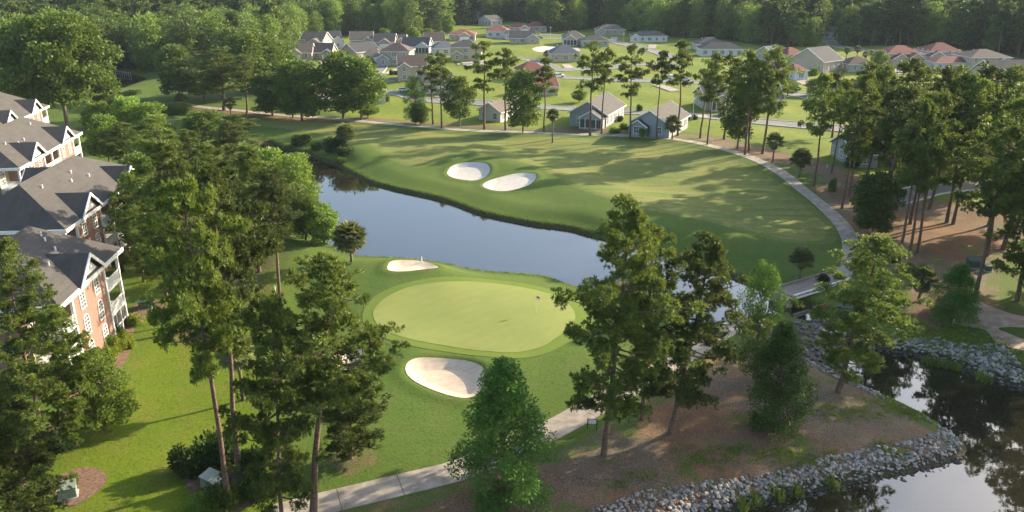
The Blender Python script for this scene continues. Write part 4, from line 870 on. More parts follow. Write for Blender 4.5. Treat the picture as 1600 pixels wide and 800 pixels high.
# ------------------------------------------------------------------ the trees one can tell apart
PG = 'tall pines round the green and the pond'; RG = 'pine group on the right'; FG = 'pines lining the far fairway path'; LG = 'trees between the brick buildings and the pond'
T = [
 ('pine',(357,787),268,165,'pine_tree','left of the twin tall pines whose bare trunks rise beside the pale cabinets',PG),
 ('pine',(375,744),250,170,'pine_tree','right of the twin tall pines whose bare trunks rise beside the pale cabinets',PG),
 ('pine',(304,514),215,130,'pine_tree','tall pine behind the twin trunks, standing on the straw patch of the lawn',PG),
 ('pinefull',(440,845),458,150,'pine_tree','dense pine at the lower edge, left trunk of the two left of the path end',PG,(0,.06)),
 ('pine',(489,814),398,218,'pine_tree','pine at the lower edge, right trunk of the two left of the path end',PG,(0,.13)),
 ('pinelow',(548,716),572,112,'pine_tree','small bushy pine standing on a straw patch left of the path',PG),
 ('cypress',(790,784),560,156,'cypress_tree','dense green cypress at the lower middle, beside the path','cypresses round the path'),
 ('pinefull',(943,711),305,192,'pine_tree','tallest pine right of the green, beside the small white sign',PG,(0,.06)),
 ('pinefull',(1002,655),352,130,'pine_tree','pine with open crown close behind the tallest pine by the sign',PG),
 ('pinefull',(1047,677),362,165,'pine_tree','pine leaning right over the straw between the sign and the bridge',PG,(.0,.13)),
 ('cypress0',(1209,672),502,104,'cypress_tree','green cypress in the middle of the straw covered point','cypresses round the path'),
 ('cypress1',(1176,592),408,66,'cypress_tree','taller cypress behind the one on the straw covered point','cypresses round the path'),
 ('pinefull',(1309,613),362,170,'pine_tree','wide pine at the water on the tip of the point, right of the bridge',PG,(0,.09)),
 ('cypress0',(1487,500),412,76,'cypress_tree','small dark conical cypress beside the sandy track','cypresses round the path'),
 ('pine',(1524,461),190,120,'pine_tree','thick leaning pine beside the two green cabinets',RG),
 ('pinemid',(1272,291),112,64,'pine_tree','first tall pine inside the curve of the path, left of the round shrub',RG),
 ('pinemid',(1299,270),122,60,'pine_tree','slender pine behind the round shrub on the straw strip',RG),
 ('pinemid',(1315,326),108,66,'pine_tree','pine nearest the path where the straw strip begins, left trunk of two',RG),
 ('pinemid',(1326,308),118,66,'pine_tree','pine nearest the path where the straw strip begins, right trunk of two',RG),
 ('pinefullmid',(1352,282),100,80,'pine_tree','full crowned pine behind the two trunks on the straw strip',RG),
 ('pinemid',(1404,398),150,85,'pine_tree','leftmost of the three trunks behind the wide waterside pine',RG),
 ('pinemid',(1421,400),160,85,'pine_tree','middle of the three trunks behind the wide waterside pine',RG),
 ('pinemid',(1433,395),140,90,'pine_tree','rightmost of the three trunks behind the wide waterside pine',RG),
 ('pinemid',(1452,326),112,90,'pine_tree','pine with forked looking trunk before the glimpsed grey street',RG),
 ('pinemid',(1444,322),100,80,'pine_tree','pine just left of the glimpsed grey street',RG),
 ('pinemid',(1479,348),112,95,'pine_tree','thick trunked pine right of the glimpsed grey street',RG),
 ('pinefullmid',(1489,350),118,90,'pine_tree','pine standing close to the thick trunked one on the right',RG),
 ('pinemid',(1541,400),145,110,'pine_tree','tall pine on the straw near the right edge',RG),
 ('pinefullmid',(1567,390),165,120,'pine_tree','full pine behind the two green cabinets at the right edge',RG),
 ('pinefullmid',(1608,350),130,130,'pine_tree','broad pine at the right edge of the photo',RG),
 ('pinefull',(1650,440),180,150,'pine_tree','large pine just outside the right edge, its boughs reaching in',RG),
 ('pinefull',(1668,560),270,170,'pine_tree','nearest pine at the right edge, boughs over the sandy track',RG),
 ('pinefullmid',(1500,292),98,90,'pine_tree','pine before the red villas, right of the centre of the group',RG),
 ('pinefullmid',(1550,300),102,95,'pine_tree','pine before the taupe roofed house near the right edge',RG),
 ('pinefullmid',(1392,292),88,95,'pine_tree','pine in front of the brown roofed house',RG),
 ('pinefullmid',(1340,235),95,80,'pine_tree','pine below the tall pale gable',RG),
 ('pinefullmid',(1420,255),100,90,'pine_tree','pine in front of the left red tiled villa',RG),
 ('pinefullmid',(1590,262),128,90,'pine_tree','pine below the cream gables at the right edge',RG),
 ('pinefullmid',(1300,215),112,60,'pine_tree','shorter pine left of the tall pale gable',RG),
 ('pinemid',(1374,352),128,110,'pine_tree','tall spreading pine just behind the small dark oak',RG),
 ('broadmid',(1362,366),268,72,'oak_tree','small dark oak on the straw left of the three pine trunks',RG),
 ('broadlight',(1395,250),175,60,'leafy_tree','light green tree behind the pine trunks by the meadow',RG),
 ('broadmid',(1530,290),185,80,'leafy_tree','green tree between the right hand pine trunks and the houses',RG),
 ('broadmid',(1470,240),160,70,'leafy_tree','green tree behind the pines below the red tiled villas',RG),
 ('pinemid',(1191,240),70,76,'pine_tree','tall dense pine, right end of the row along the far path',FG),
 ('pinemid',(1164,242),76,72,'pine_tree','pine second from the right end of the row along the far path',FG),
 ('pinemid',(1170,236),92,60,'pine_tree','pine with low crown between the two right end pines of the row',FG),
 ('broadmid',(1152,232),132,62,'oak_tree','low dark oak among the pines at the path bend',FG),
 ('pinehigh',(1131,218),82,52,'pine_tree','slim pine just left of the low dark oak',FG),
 ('pinemid',(1105,226),80,48,'pine_tree','pine by the white lamp post, right trunk of the close pair',FG),
 ('pinehigh',(1094,216),90,44,'pine_tree','pine by the white lamp post, left trunk of the close pair',FG),
 ('pinehigh',(1059,212),60,46,'pine_tree','tall slender pine right of the right grey gabled house front',FG),
 ('pinehigh',(1026,216),77,42,'pine_tree','slender pine in front of the right grey gabled house',FG),
 ('pinehigh',(984,215),67,52,'pine_tree','wide topped pine between the two grey gabled houses',FG),
 ('pinehigh',(940,209),72,44,'pine_tree','pine before the left grey gabled house, right one of two',FG),
 ('pinehigh',(922,212),61,54,'pine_tree','pine before the left grey gabled house, left one of two',FG),
 ('pinehigh',(850,206),88,42,'pine_tree','thin sparse pine right of the dark oak',FG),
 ('broadmid',(817,207),108,56,'oak_tree','dark oak beside the thin sparse pine',FG),
 ('pinehigh',(790,204),72,52,'pine_tree','tall pine left of the dark oak',FG),
 ('pinehigh',(757,202),62,56,'pine_tree','tall pine in front of the tan roofed house',FG),
 ('broadmid',(718,197),118,54,'oak_tree','round dark oak left of the tan roofed house',FG),
 ('pinehigh',(690,200),80,42,'pine_tree','right of two leaning pines left of the round dark oak',FG),
 ('pinehigh',(677,194),86,42,'pine_tree','left of two leaning pines left of the round dark oak',FG),
 ('cypress',(650,193),118,40,'cypress_tree','lone narrow evergreen on the bright meadow edge',FG),
 ('broadmid',(657,195),160,26,'shrub_tree','low grey green tree at the foot of the lone narrow evergreen',FG),
 ('broadmid',(565,187),88,80,'oak_tree','rightmost of the big oaks on the fairway edge',FG),
 ('broadmid',(537,185),80,88,'oak_tree','tallest of the big oaks on the fairway edge',FG),
 ('broadmid',(575,184),160,34,'shrub_tree','low dark shrub like tree under the rightmost big oak',FG),
 ('broadmid',(472,188),92,76,'oak_tree','oak left of the dark roofed house between the edge trees',FG),
 ('broadmid',(458,184),105,60,'oak_tree','smaller oak behind the one left of the dark roofed house',FG),
 ('broadmid',(426,181),112,70,'oak_tree','dark oak at the left end of the edge row',FG),
 ('broadmid',(400,150),48,100,'leafy_tree','tall tree mass behind the left end of the edge row',FG),
 ('broadmid',(432,140),58,80,'leafy_tree','tall tree left of the tan roofed end house',FG),
 ('pinefullmid',(350,172),72,105,'pine_tree','very broad dark tree where the path leaves the wood',FG),
 ('broadmid',(320,158),88,80,'leafy_tree','dark tree left of the very broad one at the wood edge',FG),
 ('pinemid',(386,177),84,64,'pine_tree','pine at the wood edge beside the path, over the short palm',FG),
 ('broadmid',(281,153),68,60,'leafy_tree','bright green tree right of the small pond green',FG),
 ('pinemid',(299,120),70,34,'pine_tree','thin pine rising behind the tree right of the small pond',FG),
 ('bigbroad',(108,206),20,168,'leafy_tree','giant leafy tree with long bare trunk behind the brick buildings',LG),
 ('broadmid',(62,172),48,110,'leafy_tree','tall tree left of the giant leafy one',LG),
 ('broadmid',(20,165),45,100,'leafy_tree','tall tree at the upper left edge behind the farthest brick building',LG),
 ('broadlight',(178,198),130,46,'leafy_tree','small bright tree on the near bank of the small pond',LG),
 ('broadlight',(207,226),150,66,'leafy_tree','bright green tree below the small pond',LG),
 ('broadlight',(240,228),160,62,'leafy_tree','bright green tree right of the one below the small pond',LG),
 ('broadlight',(160,225),158,54,'leafy_tree','light tree by the giant trunk',LG),
 ('broadmid',(172,258),178,58,'leafy_tree','tree on the lawn right of the third brick building',LG),
 ('pinefullmid',(205,262),190,72,'pine_tree','pine on the lawn strip between the bright trees',LG),
 ('broadlight',(322,220),172,64,'leafy_tree','willow like grey green tree left of the fairway start',LG),
 ('pinefullmid',(370,232),178,76,'pine_tree','dark pine right of the willow like tree',LG),
 ('broadmid',(280,178),160,44,'shrub_tree','dark shrub like tree by the path start',LG),
 ('pinefullmid',(255,300),178,92,'pine_tree','broad pine in the upper middle of the left grove',LG),
 ('pinefullmid',(310,310),200,84,'pine_tree','pine in the middle of the left grove, left of its centre',LG),
 ('pinefull',(375,330),188,96,'pine_tree','pine in the middle of the left grove, right of its centre',LG),
 ('pinefull',(345,400),225,100,'pine_tree','pine with a dead top branch in the left grove',LG),
 ('pinefull',(405,425),228,104,'pine_tree','pine at the right side of the left grove, near the lawn',LG),
 ('pine',(437,470),262,96,'pine_tree','pine whose trunk stands on the lawn left of the fan palm',LG),
 ('pinefull',(225,440),270,80,'pine_tree','dark tree hiding the far end of the second brick building',LG),
 ('broad',(238,400),262,88,'leafy_tree','broad leafed tree in front of the second brick building',LG),
 ('pinefull',(262,470),278,104,'pine_tree','dense pine between the twin trunks and the nearest building',LG),
 ('broadmid',(225,330),238,66,'leafy_tree','round green tree at the corner of the second brick building',LG),
 ('broadlight',(432,335),232,72,'leafy_tree','light green tree over the pond inlet',LG),
 ('broad',(468,366),238,84,'leafy_tree','yellow green tree on the left bank of the pond',LG),
 ('broad',(478,376),300,64,'leafy_tree','pale trunked small tree at the left bank, next to the fan palm',LG),
 ('broadlight',(507,380),318,56,'leafy_tree','bright round willow at the water left of the fan palm',LG),
 ('pinefull',(62,655),372,120,'pine_tree','dark pine at the left edge, its top beside the nearest roof',PG),
 ('pinelow',(118,700),485,110,'pine_tree','dark pine at the lower left in front of the nearest brick building',PG),
 ('pinelow',(55,840),590,150,'pine_tree','dark pine filling the lower left corner',PG),
 ('pinefull',(1740,520),200,200,'pine_tree','big pine outside the right edge beside the lower pond',RG),
 ('pinefullmid',(1422,350),140,95,'pine_tree','dense pine directly above the three close trunks',RG),
 ('pinefullmid',(1545,352),130,100,'pine_tree','dense pine behind the tall one on the straw near the right edge',RG),
 ('pinefullmid',(1585,365),140,110,'pine_tree','dense pine before the broad one at the right edge',RG),
 ('pinefullmid',(1360,245),100,76,'pine_tree','dense pine in front of the white house between the crowns',RG),
 ('pinefullmid',(1460,270),100,86,'pine_tree','dense pine before the pink house on its left side',RG),
 ('pinefullmid',(1530,262),108,86,'pine_tree','dense pine before the pink house on its right side',RG),
 ('pinefullmid',(1700,440),150,180,'pine_tree','farther pine outside the right edge, mirrored in the lower pond',RG),
 ('pinefull',(1590,470),195,130,'pine_tree','pine behind the sandy track, trunk right of the leaning one',RG),
 ('broadmid',(1640,480),300,110,'leafy_tree','leafy tree outside the right edge by the sandy track',RG),
 ('broadmid',(905,160),140,10,'leafy_tree','tiny tree in the meadow between the streets, left one',None),
 ('broadmid',(1150,150),120,26,'leafy_tree','low tree behind the cottage with the gabled porch',None),
 ('broadmid',(1230,150),125,34,'leafy_tree','round tree below the red roofed pink house',None),
 ('broadmid',(1275,150),122,36,'leafy_tree','round tree below the low red hipped house',None),
 ('broadlight',(635,86),72,12,'leafy_tree','small tree between the packed tan and dark roofs',None),
 ('broadmid',(578,78),64,14,'leafy_tree','small tree behind the pale garage door house',None),
 ('broadmid',(530,95),80,14,'leafy_tree','small tree left of the wide beige gable',None),
 ('broadlight',(668,97),84,11,'leafy_tree','small tree before the pale blue grey roof',None),
 ('broadlight',(600,58),44,20,'leafy_tree','bright young tree at the wood edge, left of three',None),
 ('broadlight',(645,60),42,22,'leafy_tree','bright young tree at the wood edge, middle of three',None),
 ('broadlight',(668,60),44,20,'leafy_tree','bright young tree at the wood edge, right of three',None),
 ('broadlight',(700,54),22,22,'leafy_tree','bright tall tree left of the rust roofed garage house',None),
 ('broadmid',(1372,112),78,26,'leafy_tree','dark tree left of the red tiled villas',None),
 ('broadlight',(1590,122),100,16,'leafy_tree','light tree at the cream gabled house',None),
 ('broadmid',(1440,130),105,30,'leafy_tree','tree before the stepped red tiled villa',None),
 ('pinelow',(40,765),505,130,'pine_tree','dark pine standing between the roof gable pine and the round mulch bed',PG),
 ('pinelow',(-10,900),560,180,'pine_tree','dark pine against the left edge, level with the round mulch bed',PG),
 ('pinefull',(-60,1000),640,260,'pine_tree','nearest dark pine, only its upper boughs in the lower left corner',PG),
 ('broad',(165,672),552,100,'leafy_tree','light leafed tree beside the nearest brick building',LG),
]
for t in T:
    kind, base, top, wpx, name, lab, grp = t[:7]
    tree(kind, base, top, wpx, name, lab, 'tree', grp, t[7] if len(t) > 7 else (0, 0))

# ------------------------------------------------------------------ palms
def frond_mesh(rg, L=1.5, dead=False):
    """one fan leaf: stalk along +x, then a pleated fan of narrow blades"""
    V = []; F = []
    def q(a, b, c, d): n = len(V); V.extend([a, b, c, d]); F.append((n, n+1, n+2, n+3))
    q((0, -.03, 0), (L*.45, -.02, .05*L), (L*.45, .02, .05*L), (0, .03, 0))
    for k in range(15):
        a = math.radians(-98 + 196 * k / 14); l = L * .58 * (1 - .22 * abs(k - 7) / 7) * rg.uniform(.9, 1.05)
        o = np.array([L*.45, 0, .05*L]); e = o + np.array([math.cos(a) * l, math.sin(a) * l, -.22 * l * (1 + abs(math.sin(a)) * .5) + .03 * (k % 2)]); md = (o + e) / 2 + np.array([0, 0, .07 * l])
        s = np.array([-math.sin(a), math.cos(a), 0]) * .085 * L
        q(tuple(o), tuple(md - s), tuple(e), tuple(md + s))
    return np_mesh('frond', V, F, M['palm_dead'] if dead else M['palm'])
rgp = np.random.default_rng(5); FR = [frond_mesh(rgp) for _ in range(3)]; FRD = frond_mesh(rgp, 1.3, True)
def palm(base, top, wpx, label, single=False, dead=6):
    b = P(*base); h = height_for(b, top); s = depth(b.x, b.y, b.z + h) / FOC; rw = wpx * s / 2
    root = empty('palm_tree', b, R.uniform(0, 6), label, 'palm'); th = max(.6, h - rw * .9)
    tp = [(R.uniform(-.05, .05), R.uniform(-.05, .05), th * i / 5 - (.3 if i == 0 else 0)) for i in range(6)]
    MB().tube(tp, [.24, .19, .17, .17, .18, .23], 9, cap=True).build('trunk', M['bark_grey'], root, sm=True)
    n = 46 if single else 24; mats = []
    for k in range(n + dead):
        dd = k >= n; az = k * 2.399; el = math.radians(82 - 112 * (k / n) ** .9) if not dd else math.radians(-62 - R.uniform(0, 15))
        sc = rw / 1.3 * R.uniform(.92, 1.08) * (.85 if dd else 1)
        mt = Matrix.Translation((0, 0, th)) @ Matrix.Rotation(az, 4, 'Z') @ Matrix.Rotation(-el, 4, 'Y') @ Matrix.Diagonal((sc, sc, sc, 1))
        mats.append((mt, FRD if dd else FR[k % 3], dd))
    if single:
        for mt, me, dd in mats: o = link('dead_frond' if dd else 'frond', me, root); o.matrix_local = mt
    else:
        V = []; F = []; I = []; c = 0
        for mt, me, dd in mats:
            co = np.array([mt @ v.co for v in me.vertices]); V.append(co); f = np.array([p.vertices[:] for p in me.polygons]) + c; F.append(f); I.append(np.full(len(f), int(dd))); c += len(co)
        link('crown', np_mesh('crown', np.concatenate(V), np.concatenate(F), [M['palm'], M['palm_dead']], np.concatenate(I)), root)
    return root
palm((549,409),350,54,'thick fan palm at the left end of the pond shore',True,34)
palm((1249,438),388,40,'small fan palm on the bank just left of the bridge',True)
palm((541,229),195,32,'fan palm above the bushes on the pond inlet',True)
palm((1249,277),234,34,'fan palm on the straw strip inside the path bend',True)
palm((863,223),171,22,'slim tall fan palm beside the far path, left of the grey houses')
palm((1050,218),182,30,'short fan palm in front of the right grey gabled house')
palm((1207,253),209,30,'fan palm behind the path bend, left of the one on the straw strip')
palm((380,625),525,66,'fan palm half hidden behind the twin tall trunks')
palm((284,168),146,20,'small fan palm by the path below the small pond')
palm((361,181),152,22,'small fan palm under the wood edge pine by the path')
palm((1435,470),418,50,'low fan palm cluster behind the small conical cypress')
for i, (q, tp_) in enumerate((((1262,98),80),((1322,92),74),((1338,94),72),((1351,97),80),((1362,92),78),((1590,134),112),((854,90),79),((867,86),76),((581,101),92))):
    palm(q, tp_, 12, ('little palm in front of the tall pale gable house','first little palm of the row before the red villas','second little palm of the row before the red villas','third little palm of the row before the red villas','last little palm of the row before the red villas','little palm at the cream gables on the right edge','tiny palm left of the slate blue roof','tiny palm touching the slate blue roof','tiny palm by the two storey grey house')[i])

# ------------------------------------------------------------------ shrubs
def shrub_mesh(seed, mat, leaf=.16, n=2600):
    rg = np.random.default_rng(seed); C = []; D = []
    for k in range(16):
        c = np.array([*rg.normal(0, .36, 2), 0]); r = rg.uniform(.32, .52); c[2] = rg.uniform(.25, .62)
        m = n // 16; g = unit(rg.normal(size=(m, 3))) * (rg.random((m, 1)) ** .3) * r; q = c + g; q[:, 2] = np.abs(q[:, 2]); C.append(q); D.append(unit(g + rg.normal(0, .35, g.shape) * .6 + np.array([0, 0, .15])))
    V, F = kites(np.concatenate(C), np.concatenate(D), leaf, leaf * .6, rg); return np_mesh('foliage', V, F, mat)
SH = {'d': [shrub_mesh(1, M['shrub']), shrub_mesh(2, M['shrub'])], 'y': [shrub_mesh(3, M['shrub_yellow'])], 'g': [shrub_mesh(4, M['leaf'])], 'l': [shrub_mesh(5, M['leaf_light'])]}
SHM = MB().tube([(0, 0, -.1), (.03, 0, .35)], [.05, .03], 5).mesh('stem', M['bark_grey'])
def shrub(base, wpx, h, kind, label, grp=None):
    b = P(*base); s = depth(b.x, b.y, b.z) / FOC; r = wpx * s / 2
    root = empty('shrub', b, R.uniform(0, 6), label, 'shrub', grp)
    o = link('foliage', R.choice(SH[kind]), root); o.scale = (r, r, h); o = link('stem', SHM, root); o.scale = (r, r, h); return root
SHR = [((300,738),60,2.4,'d','dark shrub left of the pale cabinets'),((338,728),70,3.0,'d','tallest dark shrub behind the pale cabinets'),((398,735),56,2.4,'d','dark shrub right of the twin tall trunks'),((345,786),64,1.7,'g','low spreading green shrub at the foot of the left twin trunk'),((400,770),60,2.0,'d','dark shrub at the lower edge right of the twin trunks'),((318,800),50,1.3,'g','low green shrub under the pale cabinets'),
 ((209,508),24,1.4,'y','round olive shrub at the corner of the nearest brick building'),((184,528),24,1.6,'d','dark round shrub against the nearest brick wall'),((197,536),22,1.5,'y','yellow green shrub beside the dark round one by the wall'),((186,548),24,1.4,'y','second yellow green shrub along the curved bed'),((172,560),26,1.4,'y','third yellow green shrub along the curved bed'),((168,545),26,1.8,'g','green shrub between the brick wall and the yellow row'),((152,570),30,2.0,'g','green shrub under the arched ground floor windows'),((142,596),36,1.8,'l','light green shrub at the near end of the curved bed'),((205,544),12,.9,'y','smallest yellow green shrub at the outer curve of the bed'),((190,410),20,1.4,'y','shrub in the far bed by the building corner'),((188,425),14,1.0,'d','small dark shrub in the far bed by the building corner'),
 ((118,756),14,1.1,'l','small light green sapling in the round mulch bed'),((1300,299),11,2.6,'g','clipped upright round shrub on the straw strip'),
 ((470,226),30,2.2,'d','dark bush left of the reddish inlet bank'),((497,232),26,1.6,'d','low bush on the reddish inlet bank'),((522,236),34,3.0,'d','large dark bush under the inlet fan palm'),((541,244),26,2.0,'d','dark bush right of the inlet fan palm'),((535,254),18,1.2,'g','small green bush at the water by the inlet'),
 ((1420,430),30,1.6,'g','grey green shrub on the straw behind the wide waterside pine'),((1395,410),22,1.3,'d','dark shrub at the foot of the three pine trunks'),((1330,262),22,2.4,'d','dark shrub among the trunks on the straw strip'),((1350,300),20,1.8,'g','green shrub on the straw strip'),
 ((975,202),14,1.6,'g','shrub at the right corner of the left grey gabled house'),((961,208),16,1.5,'g','flowering looking shrub before the left grey gabled house'),((968,190),10,1.6,'d','shrub on the lit side of the left grey gabled house'),((1005,214),14,2.4,'l','light shrub before the right grey gabled house'),((999,174),9,2.0,'g','round shrub by the street between the grey houses'),
 ((1085,187),10,1.5,'d','shrub at the foot of the white lamp post'),((744,102),12,2.0,'d','dark shrub on the meadow right of the yellow house'),((620,117),10,1.6,'d','dark shrub at the cul-de-sac corner'),((612,117),7,2.0,'g','small tree like shrub on the cul-de-sac verge'),((604,159),10,2.5,'g','shrub right of the white walled half hidden house'),
 ((178,152),26,1.6,'d','dark shrub on the near bank of the small pond'),((205,148),30,1.6,'d','dark hedge right of the small pond'),((215,172),50,2.4,'d','wide dark bush below the small pond green'),((195,162),24,1.8,'g','green bush below the small pond'),((255,176),30,2.0,'d','dark bush left of the path start'),
 ((1500,250),24,2.6,'g','green bush by the pink house'),((1440,110),14,2.6,'d','dark bush before the red tiled villas'),((1372,98),12,3.0,'d','dark bush left of the red tiled villas'),((1270,118),14,3.0,'g','green bush between the red hipped house and the tall gable'),
 ((1285,440),20,1.1,'d','low bush on the bank behind the bridge rail')]
for s_ in SHR: shrub(*s_)

# ------------------------------------------------------------------ bridge
ba = P(1222, 476); bb = P(1313, 431); bd = Vector((bb.x-ba.x, bb.y-ba.y, 0)); BLn = bd.length; ang = math.atan2(bd.y, bd.x)
br = empty('footbridge', (ba.x, ba.y, .12), ang, 'low plank bridge carrying the cart path over the creek', 'bridge')
npk = int(BLn / .30); pk = MB().box(0, .27, -1.75, 1.75, -.08, 0).mesh('plank', M['wood'])
for k in range(npk): o = link('plank', pk, br, (k * BLn / npk, R.uniform(-.02, .02), R.uniform(-.006, .006)))
for s in (-1, 1):
    MB().box(.3, BLn-.1, s*1.6-.12, s*1.6+.12, -.42, -.082).build('girder', M['white'], br)
    m = MB().box(0, BLn, s*1.62-.09, s*1.62+.09, .12, .28)
    for k in range(9): x = BLn*(k+.5)/9; m.box(x-.12, x+.12, s*1.62-.08, s*1.62+.08, .004, .119)
    m.build('kerb_rail', M['white'] if s < 0 else M['wood'], br)
    for k in (1, 2, 3): MB().tube([(BLn*k/4, s*1.3, -3.0), (BLn*k/4, s*1.3, -.56)], .16, 8).build('pile', M['wood'], br)
for x in (-.6, BLn+.1): MB().box(x, x+.5, -1.7, 1.7, -1.9, -.09).build('abutment', M['wood'], br)
tw = P(1268, 497); tb = P(1288, 485)
r0 = empty('timber_retaining_wall', (tw.x, tw.y, WATER_Z-.3), math.atan2(tb.y-tw.y, tb.x-tw.x), 'short rusty timber wall at the water beside the bridge', 'wall')
wl = math.hypot(tb.x-tw.x, tb.y-tw.y)
for k in range(4): MB().box(0, wl, -.05, .05, .3+k*.3, .58+k*.3).build('board', M['orange_wood'], r0)
for k in range(3): MB().box(wl*k/2-.09, wl*k/2+.09, -.2, -.052, -.5, 1.6).build('post', M['orange_wood'], r0)
p0 = P(1580, 570); p1 = P(1640, 596)
bk = empty('bulkhead_wall', (p0.x, p0.y, WATER_Z), math.atan2(p1.y-p0.y, p1.x-p0.x), 'pale block bulkhead with dark cap at the right edge of the lower pond', 'wall'); wl = math.hypot(p1.x-p0.x, p1.y-p0.y)
for k in range(int(wl/.8)): MB().box(k*.8, k*.8+.77, -.2, .2, -.8, .95).build('block', M['kerb'], bk)
MB().box(-.1, wl, -.3, .3, .953, 1.1).build('cap', M['black'], bk)

# ------------------------------------------------------------------ flagstick, sign, cabinets, lamps, markers
f = P(838, 489); fl = empty('flagstick', f, 0, 'white flagstick with small red and white flag on the putting green', 'flag')
MB().tube([(0, 0, -.1), (0, 0, 2.25)], .022, 8).build('pole', M['white'], fl)
fv = []; 
for j in range(3):
    for i in range(5): fv.append((.03+i*.095, .05*math.sin(i*1.5+j*.4), 2.23-j*.21-i*.03))
MB().add(fv, [(j*5+i, j*5+i+1, (j+1)*5+i+1, (j+1)*5+i) for j in range(1) for i in range(4)]).build('red_flag', M['red'], fl)
MB().add(fv, [(j*5+i, j*5+i+1, (j+1)*5+i+1, (j+1)*5+i) for j in range(1, 2) for i in range(4)]).build('white_flag', M['white'], fl)
MB().tube([(0, 0, .0), (0, 0, .012)], .09, 12).build('cup_rim', M['white'], fl)
g = P(925, 671); sg = empty('sign', g, math.radians(-8), 'small white board on two black posts beside the path', 'sign')
for x in (-.42, .42): MB().box(x-.045, x+.045, -.04, .04, -.2, 1.15).build('post', M['black'], sg)
MB().box(-.375, .375, -.02, .02, .62, 1.08).build('board', M['white'], sg); MB().box(-.376, .376, -.03, .03, 1.082, 1.12).build('frame', M['black'], sg)
def cabinet(px, rz, w, d, h, mat, label, lid=None, pale_lid=None):
    p = P(*px); c = empty('utility_cabinet', p, math.radians(rz), label, 'cabinet')
    MB().poly_prism([(-w/2-.1, -d/2-.1), (w/2+.1, -d/2-.1), (w/2+.1, d/2+.1), (-w/2-.1, d/2+.1)], -.1, .08).build('plinth', M['kerb'], c)
    v = [(-w/2,-d/2,.081),(w/2,-d/2,.081),(w/2,d/2,.081),(-w/2,d/2,.081),(-w/2,-d/2,h*.8),(w/2,-d/2,h*.8),(w/2,d/2,h*.97),(-w/2,d/2,h*.97)]
    MB().add(v, [(0,3,2,1),(4,5,6,7),(0,1,5,4),(1,2,6,5),(2,3,7,6),(3,0,4,7)]).build('body', mat, c)
    e = .06; v = [(-w/2-e,-d/2-e,h*.8+.003),(w/2+e,-d/2-e,h*.8+.003),(w/2+e,d/2+e,h*.97+.02),(-w/2-e,d/2+e,h*.97+.02)]; v += [(x, y, z+.09) for x, y, z in v]
    MB().add(v, [(0,3,2,1),(4,5,6,7),(0,1,5,4),(1,2,6,5),(2,3,7,6),(3,0,4,7)]).build('lid', pale_lid or mat, c)
    for s in (-1, 1): MB().box(s*w*.25-w*.22, s*w*.25+w*.22, -d/2-.03, -d/2-.003, .15, h*.72).build('door', mat, c)
cabinet((330,760), 70, 1.3, .9, 1.25, M['box_pale'], 'larger pale green cabinet between the dark shrubs', None, M['box_pale'])
cabinet((342,768), 70, .9, .7, 1.0, M['box_pale'], 'smaller pale green cabinet against the larger one', None, M['box_pale'])
cabinet((107,775), 25, 1.3, 1.0, 1.1, M['box_pale'], 'beige grey cabinet on the round mulch bed', None, M['box_pale'])
cabinet((228,481), 20, 1.5, 1.1, 1.2, M['box_green'], 'dark green cabinet on the mulch patch by the brick building')
cabinet((1521,417), -10, 1.7, 1.4, 1.3, M['box_green'], 'larger green cabinet left of the leaning pine trunk')
cabinet((1543,423), -10, .8, .8, .9, M['box_green'], 'smaller green cabinet right of the leaning pine trunk')
cabinet((1075,187), 0, 1.2, .9, 1.0, M['box_green'], 'green cabinet by the white lamp post')
def lamp(px, top, label):
    p = P(*px); h = height_for(p, top); l = empty('street_lamp', p, 0, label, 'lamp')
    MB().tube([(0,0,-.2),(0,0,.5),(0,0,h-.6)], [.14,.09,.06], 8).build('pole', M['kerb'], l); MB().tube([(0,0,h-.6),(0,0,h-.15),(0,0,h)], [.12,.22,.05], 8).build('lantern', M['white'], l)
lamp((1082,188), 153, 'white lantern lamp post behind the fairway pines'); lamp((860,62), 42, 'lamp post in front of the wood by the far villas'); lamp((974,72), 53, 'lamp post at the street bend by the long white house'); lamp((841,92), 80, 'lamp post near the pale sand lot')
for px, lb in (((1489,508),'white marker post by the conical cypress'),((430,455),'thin white marker post on the lawn left of the green'),((659,409),'white marker post on the pond side bank'),((1113,222),'white marker post by the far path'),((1131,232),'white marker post on the straw strip'),((1292,262),'white marker post by the slender pine')):
    p = P(*px); o = empty('marker_post', p, 0, lb, 'marker'); MB().tube([(0,0,-.2),(0,0,.75)], .07, 8).build('post', M['white'], o); MB().tube([(0,0,.751),(0,0,.80)], [.075,.02], 8).build('cap', M['kerb'], o)
pa = P(158, 113); pb = P(205, 121); rl = empty('pond_railing', (pa.x, pa.y, -.4), math.atan2(pb.y-pa.y, pb.x-pa.x), 'low pale railing along the far edge of the small pond', 'railing'); wl = math.hypot(pb.x-pa.x, pb.y-pa.y)
MB().box(0, wl, -.06, .06, .9, 1.02).build('top_rail', M['kerb'], rl)
for k in range(15): MB().box(wl*k/14-.08, wl*k/14+.08, -.07, .07, -.6, .899).build('post', M['kerb'], rl)

